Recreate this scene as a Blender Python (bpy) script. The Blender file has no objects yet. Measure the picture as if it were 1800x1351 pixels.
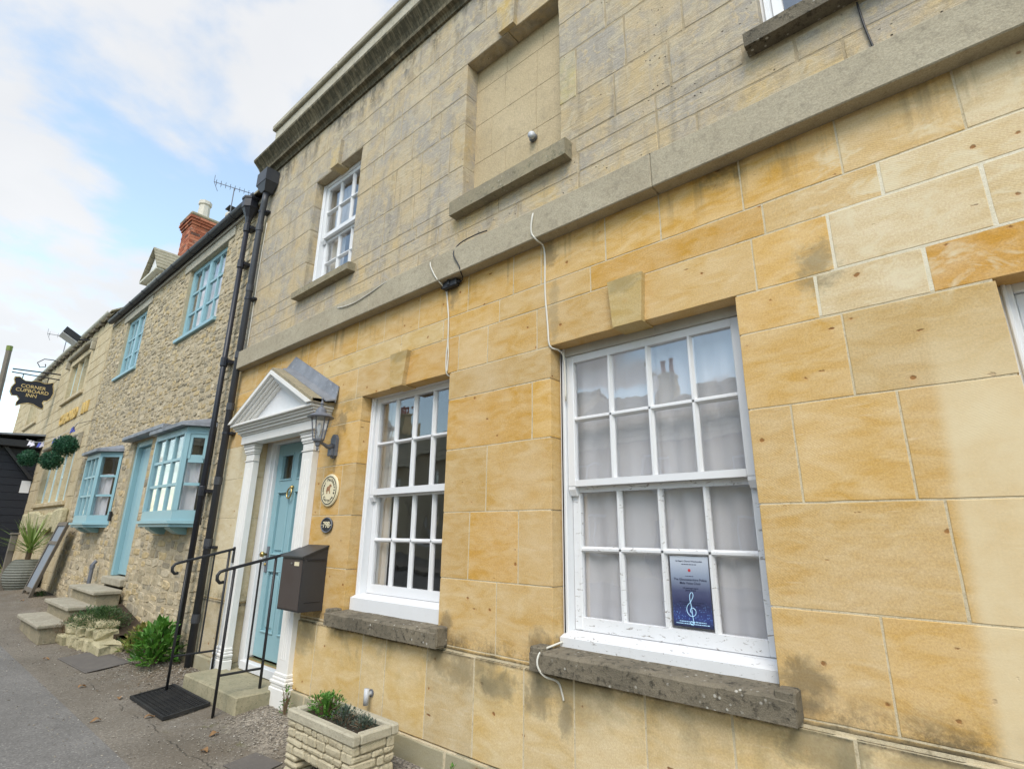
import bpy, bmesh, math, random
from mathutils import Vector, Matrix, noise as mnoise
random.seed(7)
R = random.Random(11)
SC = bpy.context.scene
COL = SC.collection
PI = math.pi

# ------------------------------------------------------------------ camera, sky, sun, exposure
def look_basis(yaw, pitch, roll):
    f0 = Vector((-math.sin(yaw), math.cos(yaw), 0)); r0 = Vector((math.cos(yaw), math.sin(yaw), 0)); u0 = Vector((0, 0, 1))
    f = f0 * math.cos(pitch) + u0 * math.sin(pitch); u = -f0 * math.sin(pitch) + u0 * math.cos(pitch)
    c, s = math.cos(roll), math.sin(roll)
    return r0 * c + u * s, u * c - r0 * s, f
cam = bpy.data.cameras.new('camera'); cam.sensor_fit = 'HORIZONTAL'; cam.sensor_width = 36.0
cam.lens = 923.74 / 1800 * 36; cam.clip_start = 0.05; cam.clip_end = 2000
camo = bpy.data.objects.new('camera', cam); COL.objects.link(camo); SC.camera = camo
_r, _u, _f = look_basis(math.radians(40.69), math.radians(16.01), math.radians(0.68))
camo.matrix_world = Matrix(((_r.x, _u.x, -_f.x, 0.0), (_r.y, _u.y, -_f.y, -2.6), (_r.z, _u.z, -_f.z, 1.47), (0, 0, 0, 1)))

SUN_EL, SUN_AZ = math.radians(50), math.radians(150)      # azimuth clockwise from +Y (street side, to the right behind the camera)
w = bpy.data.worlds.new('World'); SC.world = w; w.use_nodes = True
nt = w.node_tree; nt.nodes.clear()
out = nt.nodes.new('ShaderNodeOutputWorld'); bg = nt.nodes.new('ShaderNodeBackground'); bg.inputs['Strength'].default_value = 0.12
sky = nt.nodes.new('ShaderNodeTexSky'); sky.sky_type = 'NISHITA'; sky.sun_disc = False
sky.sun_elevation = SUN_EL; sky.sun_rotation = SUN_AZ; sky.air_density = 1.0; sky.dust_density = 0.4; sky.ozone_density = 1.0
tc = nt.nodes.new('ShaderNodeTexCoord'); sep = nt.nodes.new('ShaderNodeSeparateXYZ'); nt.links.new(tc.outputs['Generated'], sep.inputs[0])
def wm(op, a, b=None):
    n = nt.nodes.new('ShaderNodeMath'); n.operation = op
    for i, q in enumerate((a, b)):
        if q is None: continue
        if isinstance(q, (int, float)): n.inputs[i].default_value = q
        else: nt.links.new(q, n.inputs[i])
    return n.outputs[0]
zz = wm('ADD', wm('MAXIMUM', sep.outputs['Z'], 0.0), 0.22)
cmb = nt.nodes.new('ShaderNodeCombineXYZ')
nt.links.new(wm('DIVIDE', sep.outputs['X'], zz), cmb.inputs[0]); nt.links.new(wm('DIVIDE', sep.outputs['Y'], zz), cmb.inputs[1])
cmap = nt.nodes.new('ShaderNodeMapping'); cmap.inputs['Location'].default_value = (2.673, 3.625, 8.227); nt.links.new(cmb.outputs[0], cmap.inputs[0])
cn = nt.nodes.new('ShaderNodeTexNoise'); cn.inputs['Scale'].default_value = 1.9; cn.inputs['Detail'].default_value = 9; cn.inputs['Roughness'].default_value = 0.52; cn.inputs['Distortion'].default_value = 0.25
nt.links.new(cmap.outputs[0], cn.inputs['Vector'])
cr = nt.nodes.new('ShaderNodeValToRGB'); cr.color_ramp.elements[0].position = 0.51; cr.color_ramp.elements[1].position = 0.61
cr.color_ramp.interpolation = 'EASE'
nt.links.new(cn.outputs['Fac'], cr.inputs['Fac'])
cn2 = nt.nodes.new('ShaderNodeTexNoise'); cn2.inputs['Scale'].default_value = 3.2; cn2.inputs['Detail'].default_value = 6
nt.links.new(cmap.outputs[0], cn2.inputs['Vector'])
ccol = nt.nodes.new('ShaderNodeMix'); ccol.data_type = 'RGBA'
ccol.inputs['A'].default_value = (3.45, 3.5, 3.6, 1); ccol.inputs['B'].default_value = (4.35, 4.32, 4.3, 1)
nt.links.new(cn2.outputs['Fac'], ccol.inputs['Factor'])
smul = nt.nodes.new('ShaderNodeMix'); smul.data_type = 'RGBA'; smul.blend_type = 'MULTIPLY'; smul.inputs['Factor'].default_value = 1
nt.links.new(sky.outputs[0], smul.inputs['A']); smul.inputs['B'].default_value = (1.95, 1.85, 1.55, 1)
cmx = nt.nodes.new('ShaderNodeMix'); cmx.data_type = 'RGBA'
cfac = wm('ADD', wm('MULTIPLY', cr.outputs['Color'], 0.80), 0.13)
nt.links.new(cfac, cmx.inputs['Factor']); nt.links.new(smul.outputs['Result'], cmx.inputs['A']); nt.links.new(ccol.outputs['Result'], cmx.inputs['B'])
nt.links.new(cmx.outputs['Result'], bg.inputs['Color']); nt.links.new(bg.outputs[0], out.inputs[0])

sl = bpy.data.lights.new('sun', 'SUN'); sl.energy = 1.5; sl.angle = math.radians(32); sl.color = (1.0, 0.93, 0.83)
so = bpy.data.objects.new('sun', sl); COL.objects.link(so)
sd = Vector((math.sin(SUN_AZ) * math.cos(SUN_EL), math.cos(SUN_AZ) * math.cos(SUN_EL), math.sin(SUN_EL)))
so.rotation_euler = sd.to_track_quat('Z', 'Y').to_euler(); so.location = (4, -8, 20)

SC.render.engine = 'CYCLES'
SC.view_settings.view_transform = 'Standard'; SC.view_settings.look = 'None'
SC.view_settings.exposure = 0.95; SC.view_settings.gamma = 1.0; SC.view_settings.use_curve_mapping = False
SC.render.resolution_x = 1024; SC.render.resolution_y = 768

# ------------------------------------------------------------------ node helper and materials
def lin(r, g, b):
    f = lambda c: (c / 255 / 12.92) if c / 255 <= 0.04045 else ((c / 255 + 0.055) / 1.055) ** 2.4
    return (f(r), f(g), f(b), 1)
class NB:
    def __init__(s, name):
        s.m = bpy.data.materials.new(name); s.m.use_nodes = True; s.t = s.m.node_tree; s.t.nodes.clear()
        s.out = s.t.nodes.new('ShaderNodeOutputMaterial')
    def n(s, ty): return s.t.nodes.new('ShaderNode' + ty)
    def setin(s, sock, v):
        if v is None: return
        if hasattr(v, 'is_output'): s.t.links.new(v, sock)
        else: sock.default_value = v
    def pos(s): return s.n('NewGeometry').outputs['Position']
    def obj(s): return s.n('TexCoord').outputs['Object']
    def ocol(s): return s.n('ObjectInfo').outputs['Color']
    def orand(s): return s.n('ObjectInfo').outputs['Random']
    def island(s): return s.n('NewGeometry').outputs['Random Per Island']
    def attr(s, a):
        x = s.n('Attribute'); x.attribute_name = a; return x.outputs['Color']
    def xyz(s, v):
        x = s.n('SeparateXYZ'); s.setin(x.inputs[0], v); return x.outputs
    def scale(s, v, sc, loc=(0, 0, 0), rot=(0, 0, 0)):
        x = s.n('Mapping'); s.setin(x.inputs['Vector'], v); x.inputs['Scale'].default_value = sc; x.inputs['Location'].default_value = loc; x.inputs['Rotation'].default_value = rot
        return x.outputs[0]
    def noise(s, v, sc=5, det=4, ro=0.55, dist=0):
        x = s.n('TexNoise'); s.setin(x.inputs['Vector'], v); x.inputs['Scale'].default_value = sc; x.inputs['Detail'].default_value = det
        x.inputs['Roughness'].default_value = ro; x.inputs['Distortion'].default_value = dist; return x.outputs['Fac']
    def voro(s, v, sc=5, feat='F1', o='Distance', rnd=1.0):
        x = s.n('TexVoronoi'); x.feature = feat; s.setin(x.inputs['Vector'], v); x.inputs['Scale'].default_value = sc
        x.inputs['Randomness'].default_value = rnd; return x.outputs[o]
    def wave(s, v, sc=5, dist=2, det=2):
        x = s.n('TexWave'); s.setin(x.inputs['Vector'], v); x.inputs['Scale'].default_value = sc; x.inputs['Distortion'].default_value = dist; x.inputs['Detail'].default_value = det
        return x.outputs['Fac']
    def ramp(s, f, els, interp='LINEAR'):
        x = s.n('ValToRGB'); x.color_ramp.interpolation = interp; e = x.color_ramp.elements
        while len(e) < len(els): e.new(0.5)
        for i, (p, c) in enumerate(els):
            e[i].position = p; e[i].color = c if hasattr(c, '__len__') else (c, c, c, 1)
        s.setin(x.inputs[0], f); return x.outputs[0]
    def sstep(s, f, a, b, lo=0.0, hi=1.0):
        x = s.n('MapRange'); x.interpolation_type = 'SMOOTHSTEP'; s.setin(x.inputs[0], f)
        x.inputs[1].default_value = a; x.inputs[2].default_value = b; x.inputs[3].default_value = lo; x.inputs[4].default_value = hi; return x.outputs[0]
    def math(s, op, a, b=None):
        x = s.n('Math'); x.operation = op; s.setin(x.inputs[0], a); s.setin(x.inputs[1], b); return x.outputs[0]
    def mul(s, a, b): return s.math('MULTIPLY', a, b)
    def mix(s, f, a, b, bl='MIX'):
        x = s.n('Mix'); x.data_type = 'RGBA'; x.blend_type = bl; s.setin(x.inputs['Factor'], f); s.setin(x.inputs['A'], a); s.setin(x.inputs['B'], b); return x.outputs['Result']
    def hsv(s, c, h=0.5, sa=1.0, v=1.0):
        x = s.n('HueSaturation'); s.setin(x.inputs['Color'], c); s.setin(x.inputs['Hue'], h); s.setin(x.inputs['Saturation'], sa); s.setin(x.inputs['Value'], v); return x.outputs[0]
    def bump(s, h, st=0.3, d=0.01, prev=None):
        x = s.n('Bump'); s.setin(x.inputs['Height'], h); x.inputs['Strength'].default_value = st; x.inputs['Distance'].default_value = d
        if prev is not None: s.t.links.new(prev, x.inputs['Normal'])
        return x.outputs[0]
    def bsdf(s, col, rough=0.8, bump=None, metal=0.0, spec=0.3, extra=None):
        x = s.n('BsdfPrincipled'); s.setin(x.inputs['Base Color'], col); s.setin(x.inputs['Roughness'], rough); s.setin(x.inputs['Metallic'], metal)
        x.inputs['Specular IOR Level'].default_value = spec
        if bump is not None: s.t.links.new(bump, x.inputs['Normal'])
        for k, v in (extra or {}).items(): s.setin(x.inputs[k], v)
        s.t.links.new(x.outputs[0], s.out.inputs[0]); return s.m

MT = {}
def band(n, v, a, b, c, d):       # soft window on a coordinate
    return n.mul(n.sstep(v, a, b), n.sstep(v, c, d, 1.0, 0.0))

def mk_ashlar(name, attr=None):
    n = NB(name); p = n.pos(); x, y, z = n.xyz(p)
    base = n.ocol() if attr is None else n.attr(attr)
    big = n.noise(p, 1.7, 3, 0.6)
    mid = n.noise(n.scale(p, (1.0, 1.0, 2.6)), 5.5, 5, 0.6, 0.6)
    c = n.mix(n.ramp(mid, [(0.35, 0.0), (0.68, 1.0)]), n.hsv(base, 0.495, 1.14, 0.92), n.hsv(base, 0.50, 0.88, 1.08))
    c = n.mix(n.ramp(big, [(0.42, 0.0), (0.7, 0.55)]), c, n.hsv(base, 0.499, 0.78, 1.10))
    # bedding streaks, pale scuffs
    st = n.noise(n.scale(p, (2.2, 2.2, 22), rot=(0, 0.25, 0)), 2.0, 4, 0.65)
    c = n.mix(n.ramp(st, [(0.62, 0.0), (0.75, 0.5)]), c, n.hsv(base, 0.5, 0.66, 1.18))
    # tooling and grain
    tool = n.wave(n.scale(p, (1, 1, 1), rot=(0, 0.9, 0)), 34, 3.0, 2)
    tmask = n.ramp(n.noise(p, 1.15, 2, 0.5), [(0.50, 0.0), (0.62, 1.0)])
    grain = n.noise(p, 120, 4, 0.8)
    c = n.mix(0.36, c, n.ramp(grain, [(0.3, 0.25), (0.7, 0.85)]), 'OVERLAY')
    c = n.mix(n.mul(tmask, 0.07), c, n.ramp(tool, [(0.2, 0.2), (0.8, 0.9)]), 'OVERLAY')
    # iron spots
    v = n.voro(n.scale(p, (1, 1, 1.25)), 6.2); w_ = n.noise(p, 34, 2, 0.6)
    spot = n.ramp(n.math('ADD', v, n.mul(n.math('SUBTRACT', w_, 0.5), 0.16)), [(0.05, 1.0), (0.078, 0.0)])
    v2 = n.voro(n.scale(p, (1, 1, 3.4), rot=(0, 0.35, 0)), 3.6)
    spot2 = n.ramp(n.math('ADD', v2, n.mul(n.math('SUBTRACT', w_, 0.5), 0.22)), [(0.03, 1.0), (0.062, 0.0)])
    sp = n.math('MAXIMUM', spot, spot2)
    c = n.mix(n.mul(sp, 0.85), c, (0.19, 0.072, 0.022, 1))
    halo = n.ramp(v, [(0.03, 0.22), (0.2, 0.0)])
    c = n.mix(halo, c, (0.50, 0.25, 0.07, 1))
    # mould along the ledge at sill height and over the plinth; runs below the string course
    nz = n.noise(n.scale(p, (1.0, 1.0, 0.75)), 3.1, 5, 0.68, 0.4); nf = n.noise(p, 46, 4, 0.75)
    led = n.mul(band(n, z, 0.70, 0.742, 0.752, 0.93), n.ramp(n.math('ADD', nz, n.mul(n.math('SUBTRACT', nf, 0.5), 0.5)), [(0.43, 0.0), (0.62, 1.0)]))
    c = n.mix(n.mul(led, 0.8), c, (0.055, 0.05, 0.036, 1))
    led2 = n.mul(band(n, z, 0.40, 0.66, 0.755, 0.765), n.ramp(nz, [(0.45, 0.0), (0.60, 0.5)]))
    c = n.mix(led2, c, (0.21, 0.175, 0.10, 1))
    crumb = n.mul(band(n, z, 0.722, 0.737, 0.757, 0.772), n.ramp(nf, [(0.38, 0.95), (0.62, 0.15)]))
    c = n.mix(crumb, c, (0.05, 0.045, 0.035, 1))
    run = n.mul(band(n, z, 3.10, 3.34, 3.5, 3.6), n.ramp(n.noise(n.scale(p, (5.5, 1, 0.5)), 1.5, 4, 0.65), [(0.54, 0.0), (0.70, 0.6)]))
    c = n.mix(run, c, (0.17, 0.14, 0.075, 1))
    foot = n.mul(n.sstep(z, 0.05, 0.42, 1.0, 0.0), n.ramp(nz, [(0.4, 0.15), (0.62, 0.9)]))
    c = n.mix(n.mul(foot, 0.32), c, (0.20, 0.185, 0.115, 1))
    # stone colour paler in a soft-edged strip beside the right-hand window
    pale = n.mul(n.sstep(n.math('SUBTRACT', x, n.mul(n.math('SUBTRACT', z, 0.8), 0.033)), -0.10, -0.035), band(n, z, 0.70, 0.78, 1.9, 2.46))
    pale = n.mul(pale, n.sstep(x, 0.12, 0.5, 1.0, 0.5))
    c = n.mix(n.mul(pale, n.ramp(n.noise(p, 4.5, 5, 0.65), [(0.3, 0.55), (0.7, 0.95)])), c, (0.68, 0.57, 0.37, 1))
    # lime smears around the repointed joints at the right
    lime = n.mul(n.mul(n.sstep(x, -0.62, -0.2), band(n, z, 2.35, 2.48, 3.2, 3.45)), n.ramp(n.noise(n.scale(p, (1, 1, 1.6)), 6.5, 5, 0.65, 0.8), [(0.5, 0.0), (0.66, 0.7)]))
    c = n.mix(lime, c, (0.68, 0.60, 0.42, 1))
    nb_ = n.noise(p, 9.0, 4, 0.65, 0.5)
    for (bx_, bz_, rx_, rz_, am_, bc_) in ((-.37, 2.70, .10, .16, .85, (0.20, .175, .11, 1)), (-4.33, 2.47, .13, .11, .8, (0.13, .11, .07, 1)), (-4.36, 2.08, .035, .08, .7, (0.12, .10, .07, 1)), (-4.20, 2.62, .2, .1, .55, (0.24, .2, .11, 1)),
            (-1.82, .54, .05, .10, .8, (0.17, .15, .10, 1)), (-2.02, .60, .12, .11, .8, (0.17, .145, .09, 1)), (-2.62, .66, .32, .10, .75, (0.20, .165, .095, 1)), (-2.30, .63, .2, .08, .8, (0.19, .165, .10, 1)), (-.60, .68, .17, .10, .8, (0.16, .145, .09, 1)), (-.66, .90, .12, .13, .85, (0.10, .085, .055, 1)), (-2.80, .88, .07, .1, .8, (0.11, .09, .06, 1)), (-2.0, .88, .09, .09, .8, (0.11, .09, .06, 1)),
            (-1.88, 2.9, .05, .24, .55, (0.24, .2, .12, 1)), (-1.9, 3.33, .07, .12, .8, (0.13, .11, .07, 1)), (-2.86, 3.30, .06, .12, .75, (0.13, .11, .07, 1)), (-.72, 3.40, .12, .10, .85, (0.10, .085, .05, 1)), (-1.34, 2.92, .14, .06, .6, (0.2, .175, .09, 1)), (-3.46, 2.92, .14, .06, .6, (0.2, .175, .09, 1)), (-4.55, .62, .2, .14, .6, (0.2, .17, .1, 1))):
        dx = n.mul(n.math('SUBTRACT', x, bx_), 1 / rx_); dz = n.mul(n.math('SUBTRACT', z, bz_), 1 / rz_)
        dd = n.math('ADD', n.math('ADD', n.mul(dx, dx), n.mul(dz, dz)), n.math('ADD', n.mul(n.math('SUBTRACT', nf, 0.5), 1.2), n.mul(n.math('SUBTRACT', nb_, 0.5), 4.0)))
        c = n.mix(n.sstep(dd, 0.0, 1.3, am_ * .7, 0.0), c, bc_)
    h = n.math('ADD', n.mul(grain, 0.5), n.math('ADD', n.mul(n.mul(tool, tmask), 0.15), n.mul(mid, 0.6)))
    b = n.bump(h, 0.35, 0.004)
    b = n.bump(n.math('SUBTRACT', 1.0, sp), 0.5, 0.004, b)
    return n.bsdf(c, 0.88, b, spec=0.18)
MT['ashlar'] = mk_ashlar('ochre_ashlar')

def mk_weathered(name):
    n = NB(name); p = n.pos(); x, y, z = n.xyz(p)
    base = n.ocol()
    a = n.noise(n.scale(p, (1, 1, 0.8)), 2.4, 6, 0.66, 0.5)
    c = n.mix(n.ramp(a, [(0.43, 0.0), (0.60, 1.0)]), n.hsv(base, 0.497, 0.58, 0.78), n.hsv(base, 0.497, 1.15, 1.02))
    fl = n.noise(p, 15, 5, 0.7, 0.8)
    c = n.mix(n.ramp(fl, [(0.54, 0.0), (0.61, 0.7)]), c, (0.53, 0.42, 0.26, 1))
    c = n.mix(n.ramp(n.noise(p, 7.5, 5, 0.7), [(0.54, 0.0), (0.68, 0.5)]), c, (0.24, 0.205, 0.15, 1))
    bed = n.noise(n.scale(p, (1.6, 1.6, 24), rot=(0, 0.18, 0)), 2.2, 4, 0.7)
    c = n.mix(n.ramp(bed, [(0.55, 0.0), (0.72, 0.38)]), c, (0.23, 0.19, 0.125, 1))
    drip = n.noise(n.scale(p, (9, 9, 0.6)), 1.4, 4, 0.6)
    c = n.mix(n.ramp(drip, [(0.53, 0.0), (0.70, 0.42)]), c, (0.21, 0.19, 0.15, 1))
    blk = n.mul(n.sstep(z, 5.75, 6.35), n.ramp(n.noise(n.scale(p, (3, 3, 1.1)), 1.7, 5, 0.7), [(0.47, 0.0), (0.62, 0.85)]))
    c = n.mix(blk, c, (0.10, 0.092, 0.075, 1))
    fl2 = n.noise(n.scale(p, (1, 1, 1.3)), 4.2, 6, 0.75, 1.2)
    c = n.mix(n.ramp(fl2, [(0.52, 0.0), (0.56, 0.55)]), c, (0.50, 0.43, 0.305, 1))
    pv = n.voro(p, 21); pit = n.mul(n.ramp(pv, [(0.06, 1.0), (0.14, 0.0)]), n.ramp(n.noise(p, 3.3, 2), [(0.52, 0.0), (0.6, 1.0)]))
    c = n.mix(n.mul(pit, 0.85), c, (0.035, 0.03, 0.022, 1))
    g = n.noise(p, 160, 3, 0.7)
    c = n.mix(0.25, c, n.ramp(g, [(0.3, 0.2), (0.7, 0.85)]), 'OVERLAY')
    h = n.math('ADD', n.mul(fl, 1.0), n.math('ADD', n.mul(bed, 0.9), n.mul(g, 0.3)))
    b = n.bump(h, 0.55, 0.012); b = n.bump(n.math('SUBTRACT', 1.0, pit), 0.7, 0.012, b)
    return n.bsdf(c, 0.92, b, spec=0.12)
MT['weathered'] = mk_weathered('weathered_ashlar')

def mk_rubble(name, attr=None):
    n = NB(name); p = n.pos()
    base = n.ocol() if attr is None else n.attr(attr)
    a = n.noise(p, 9, 5, 0.65, 0.4)
    c = n.mix(n.ramp(a, [(0.4, 0.0), (0.65, 1.0)]), n.hsv(base, 0.5, 1.0, 0.84), n.hsv(base, 0.5, 0.9, 1.12))
    c = n.mix(n.ramp(n.noise(p, 26, 4, 0.7), [(0.58, 0.0), (0.72, 0.4)]), c, (0.17, 0.15, 0.11, 1))
    g = n.noise(p, 120, 3, 0.7)
    b = n.bump(n.math('ADD', n.mul(a, 1.0), n.mul(g, 0.35)), 0.7, 0.018)
    return n.bsdf(c, 0.93, b, spec=0.1)
MT['rubble'] = mk_rubble('rubble_stone'); MT['rubble_a'] = mk_rubble('rubble_stone_mass', 'Col')

def mk_stone(name, c1, c2, dark=(0.06, 0.055, 0.045, 1), damt=0.6, sc=1.0, rough=0.9, lich=0.0, bs=0.5):
    n = NB(name); p = n.pos()
    a = n.noise(p, 3.2 * sc, 6, 0.65, 0.3); f = n.noise(p, 22 * sc, 5, 0.72)
    c = n.mix(n.ramp(a, [(0.35, 0.0), (0.65, 1.0)]), c1, c2)
    c = n.mix(n.ramp(f, [(0.52, 0.0), (0.68, damt)]), c, dark)
    if lich:
        l = n.voro(n.scale(p, (1, 1, 1)), 30); lm = n.mul(n.ramp(l, [(0.16, 1.0), (0.26, 0.0)]), n.ramp(n.noise(p, 7, 3), [(0.5, 0.0), (0.6, lich)]))
        c = n.mix(lm, c, (0.5, 0.48, 0.42, 1))
    g = n.noise(p, 150 * sc, 3, 0.7)
    c = n.mix(0.3, c, n.ramp(g, [(0.3, 0.2), (0.7, 0.85)]), 'OVERLAY')
    b = n.bump(n.math('ADD', f, n.mul(g, 0.4)), bs, 0.008)
    return n.bsdf(c, rough, b, spec=0.15)
MT['string'] = mk_stone('grey_render_band', (0.35, 0.305, 0.22, 1), (0.41, 0.365, 0.27, 1), (0.23, 0.2, 0.15, 1), 0.5, 0.8)
MT['sill'] = mk_stone('lichened_sill_stone', (0.135, 0.118, 0.088, 1), (0.215, 0.185, 0.135, 1), (0.035, 0.032, 0.026, 1), 0.9, 1.3, lich=0.9, bs=0.9)
MT['sill_up'] = mk_stone('grey_sill_stone', (0.24, 0.21, 0.15, 1), (0.33, 0.285, 0.19, 1), (0.11, 0.11, 0.07, 1), 0.7, 1.3, lich=0.35)
MT['parapet'] = mk_stone('parapet_stone', (0.36, 0.33, 0.26, 1), (0.45, 0.42, 0.35, 1), (0.16, 0.15, 0.12, 1), 0.5, 1.0)
MT['step'] = mk_stone('green_tinged_step_stone', (0.27, 0.25, 0.165, 1), (0.36, 0.32, 0.215, 1), (0.14, 0.135, 0.075, 1), 0.6, 1.4)
MT['slab'] = mk_stone('pale_slab_stone', (0.31, 0.28, 0.215, 1), (0.40, 0.365, 0.285, 1), (0.15, 0.135, 0.1, 1), 0.6, 1.4)
MT['rock'] = mk_stone('rockery_stone', (0.40, 0.36, 0.22, 1), (0.52, 0.46, 0.30, 1), (0.10, 0.10, 0.05, 1), 0.75, 1.6, bs=0.9)
MT['cast'] = mk_stone('cast_stone', (0.44, 0.385, 0.265, 1), (0.54, 0.48, 0.34, 1), (0.2, 0.175, 0.115, 1), 0.65, 2.2, bs=0.8)
MT['cast_rim'] = mk_stone('cast_stone_rim', (0.42, 0.385, 0.29, 1), (0.50, 0.46, 0.35, 1), (0.25, 0.22, 0.16, 1), 0.5, 2.2, bs=0.8)
MT['mortar'] = mk_stone('pale_mortar', (0.52, 0.44, 0.29, 1), (0.60, 0.52, 0.37, 1), (0.18, 0.14, 0.08, 1), 0.5, 2.0)
MT['lime'] = mk_stone('white_lime_mortar', (0.66, 0.60, 0.45, 1), (0.72, 0.66, 0.52, 1), (0.5, 0.42, 0.28, 1), 0.3, 2.0)
MT['mortar_up'] = mk_stone('dull_mortar', (0.34, 0.275, 0.175, 1), (0.45, 0.37, 0.25, 1), (0.14, 0.11, 0.07, 1), 0.55, 2.0)
MT['mortar_rub'] = mk_stone('rubble_mortar', (0.42, 0.35, 0.235, 1), (0.52, 0.44, 0.31, 1), (0.16, 0.135, 0.095, 1), 0.5, 1.6, bs=0.9)
MT['inn_wall'] = mk_stone('inn_ashlar', (0.44, 0.355, 0.215, 1), (0.55, 0.47, 0.32, 1), (0.24, 0.19, 0.11, 1), 0.55, 0.7)
MT['slate'] = mk_stone('stone_slate', (0.24, 0.215, 0.15, 1), (0.33, 0.30, 0.22, 1), (0.08, 0.08, 0.05, 1), 0.7, 1.5)
MT['blind'] = mk_stone('blind_panel_render', (0.43, 0.345, 0.215, 1), (0.49, 0.40, 0.26, 1), (0.30, 0.25, 0.175, 1), 0.4, 0.55, bs=0.2)

def mk_cornice():
    n = NB('black_lichened_cornice'); p = n.pos()
    a = n.noise(n.scale(p, (10, 2, 1.6)), 2.4, 5, 0.7, 0.3); f = n.noise(p, 30, 4, 0.7)
    c = n.mix(n.ramp(a, [(0.46, 0.0), (0.68, 0.75)]), (0.095, 0.085, 0.06, 1), (0.30, 0.25, 0.165, 1))
    c = n.mix(n.ramp(f, [(0.58, 0.0), (0.7, 0.55)]), c, (0.34, 0.315, 0.24, 1))
    return n.bsdf(c, 0.95, n.bump(f, 0.6, 0.012), spec=0.1)
MT['cornice'] = mk_cornice()

def mk_paint(name, col, dirt=(0.35, 0.3, 0.22, 1), amt=0.25, rough=0.42, peel=0.0, spec=0.4, sc=1.0):
    n = NB(name); p = n.pos()
    a = n.noise(p, 6 * sc, 5, 0.65); f = n.noise(n.scale(p, (1, 1, 0.35)), 46 * sc, 4, 0.7)
    c = n.mix(n.ramp(a, [(0.45, 0.0), (0.75, amt)]), col, n.mix(0.5, col, dirt))
    c = n.mix(n.ramp(f, [(0.62, 0.0), (0.74, amt)]), c, dirt)
    if peel:
        q = n.noise(n.scale(p, (1, 1, 3.0)), 20, 5, 0.75, 0.7)
        c = n.mix(n.ramp(q, [(0.61, 0.0), (0.635, peel)]), c, (0.13, 0.10, 0.07, 1))
    return n.bsdf(c, rough, n.bump(n.math('ADD', a, n.mul(f, 0.4)), 0.12, 0.004), spec=spec)
MT['white'] = mk_paint('white_gloss_paint', (0.71, 0.72, 0.735, 1), (0.4, 0.37, 0.31, 1), 0.16)
MT['white_old'] = mk_paint('peeling_white_paint', (0.68, 0.69, 0.705, 1), (0.27, 0.24, 0.19, 1), 0.22, 0.55, 0.75)
MT['white_stone'] = mk_paint('white_painted_stone', (0.74, 0.73, 0.70, 1), (0.42, 0.37, 0.28, 1), 0.30, 0.7)
MT['sensorw'] = mk_paint('grey_white_plastic', (0.5, 0.52, 0.55, 1), amt=0.1)
MT['greytimber'] = mk_paint('greyed_timber', (0.45, 0.43, 0.38, 1), (0.13, 0.11, 0.085, 1), 0.6, 0.8)
MT['blue'] = mk_paint('duck_egg_blue_paint', (0.25, 0.42, 0.47, 1), (0.18, 0.29, 0.32, 1), 0.18, 0.42)
MT['blue_pale'] = mk_paint('pale_blue_paint', (0.52, 0.66, 0.66, 1), (0.35, 0.42, 0.4, 1), 0.2, 0.5)
MT['blackpaint'] = mk_paint('black_iron_paint', (0.018, 0.019, 0.022, 1), (0.06, 0.05, 0.045, 1), 0.35, 0.45)
MT['greyplastic'] = mk_paint('grey_plastic_pipe', (0.042, 0.045, 0.053, 1), (0.10, 0.10, 0.10, 1), 0.3, 0.48)
MT['blackpipe'] = mk_paint('black_cast_pipe', (0.016, 0.018, 0.026, 1), (0.09, 0.07, 0.06, 1), 0.3, 0.4)
MT['bluegreymetal'] = mk_paint('blue_grey_metal_paint', (0.13, 0.14, 0.165, 1), (0.3, 0.3, 0.3, 1), 0.3, 0.5)
MT['boxmetal'] = mk_paint('brown_black_metal', (0.036, 0.036, 0.038, 1), (0.07, 0.058, 0.05, 1), 0.3, 0.42, sc=0.7)
MT['rustmetal'] = mk_paint('rusted_plate', (0.066, 0.052, 0.045, 1), (0.05, 0.03, 0.022, 1), 0.8, 0.75)
MT['coverdust'] = mk_paint('dusty_cover_metal', (0.115, 0.102, 0.09, 1), (0.2, 0.175, 0.145, 1), 0.7, 0.8, sc=1.5)
MT['cream'] = mk_paint('cream_enamel', (0.70, 0.62, 0.42, 1), (0.5, 0.42, 0.27, 1), 0.15, 0.45)
MT['blackflat'] = mk_paint('black_lettering', (0.025, 0.028, 0.022, 1), amt=0.0)
MT['gold'] = mk_paint('gold_lettering', (0.62, 0.47, 0.20, 1), (0.4, 0.28, 0.1, 1), 0.2, 0.5)
MT['signblack'] = mk_paint('sign_black', (0.014, 0.016, 0.024, 1), amt=0.0, rough=0.5)
MT['redhorse'] = mk_paint('russet_motif', (0.30, 0.14, 0.06, 1), amt=0.0)
MT['letter'] = mk_paint('ochre_letters', (0.58, 0.40, 0.13, 1), (0.42, 0.27, 0.08, 1), 0.3, 0.7)
MT['cablewhite'] = mk_paint('white_cable_sheath', (0.62, 0.60, 0.53, 1), (0.4, 0.37, 0.3, 1), 0.3, 0.5)
MT['cableblack'] = mk_paint('black_cable_sheath', (0.02, 0.02, 0.022, 1), amt=0.1)
MT['rubber'] = mk_paint('black_rubber', (0.016, 0.016, 0.016, 1), (0.10, 0.09, 0.075, 1), 0.35, 0.7)
MT['slategrey'] = mk_paint('chalkboard_grey', (0.22, 0.25, 0.29, 1), (0.3, 0.3, 0.32, 1), 0.3, 0.6)
MT['oldwood'] = mk_paint('weathered_wood', (0.17, 0.145, 0.115, 1), (0.08, 0.07, 0.055, 1), 0.6, 0.8)
MT['paper'] = mk_paint('paper', (0.75, 0.75, 0.76, 1), amt=0.05)
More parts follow.
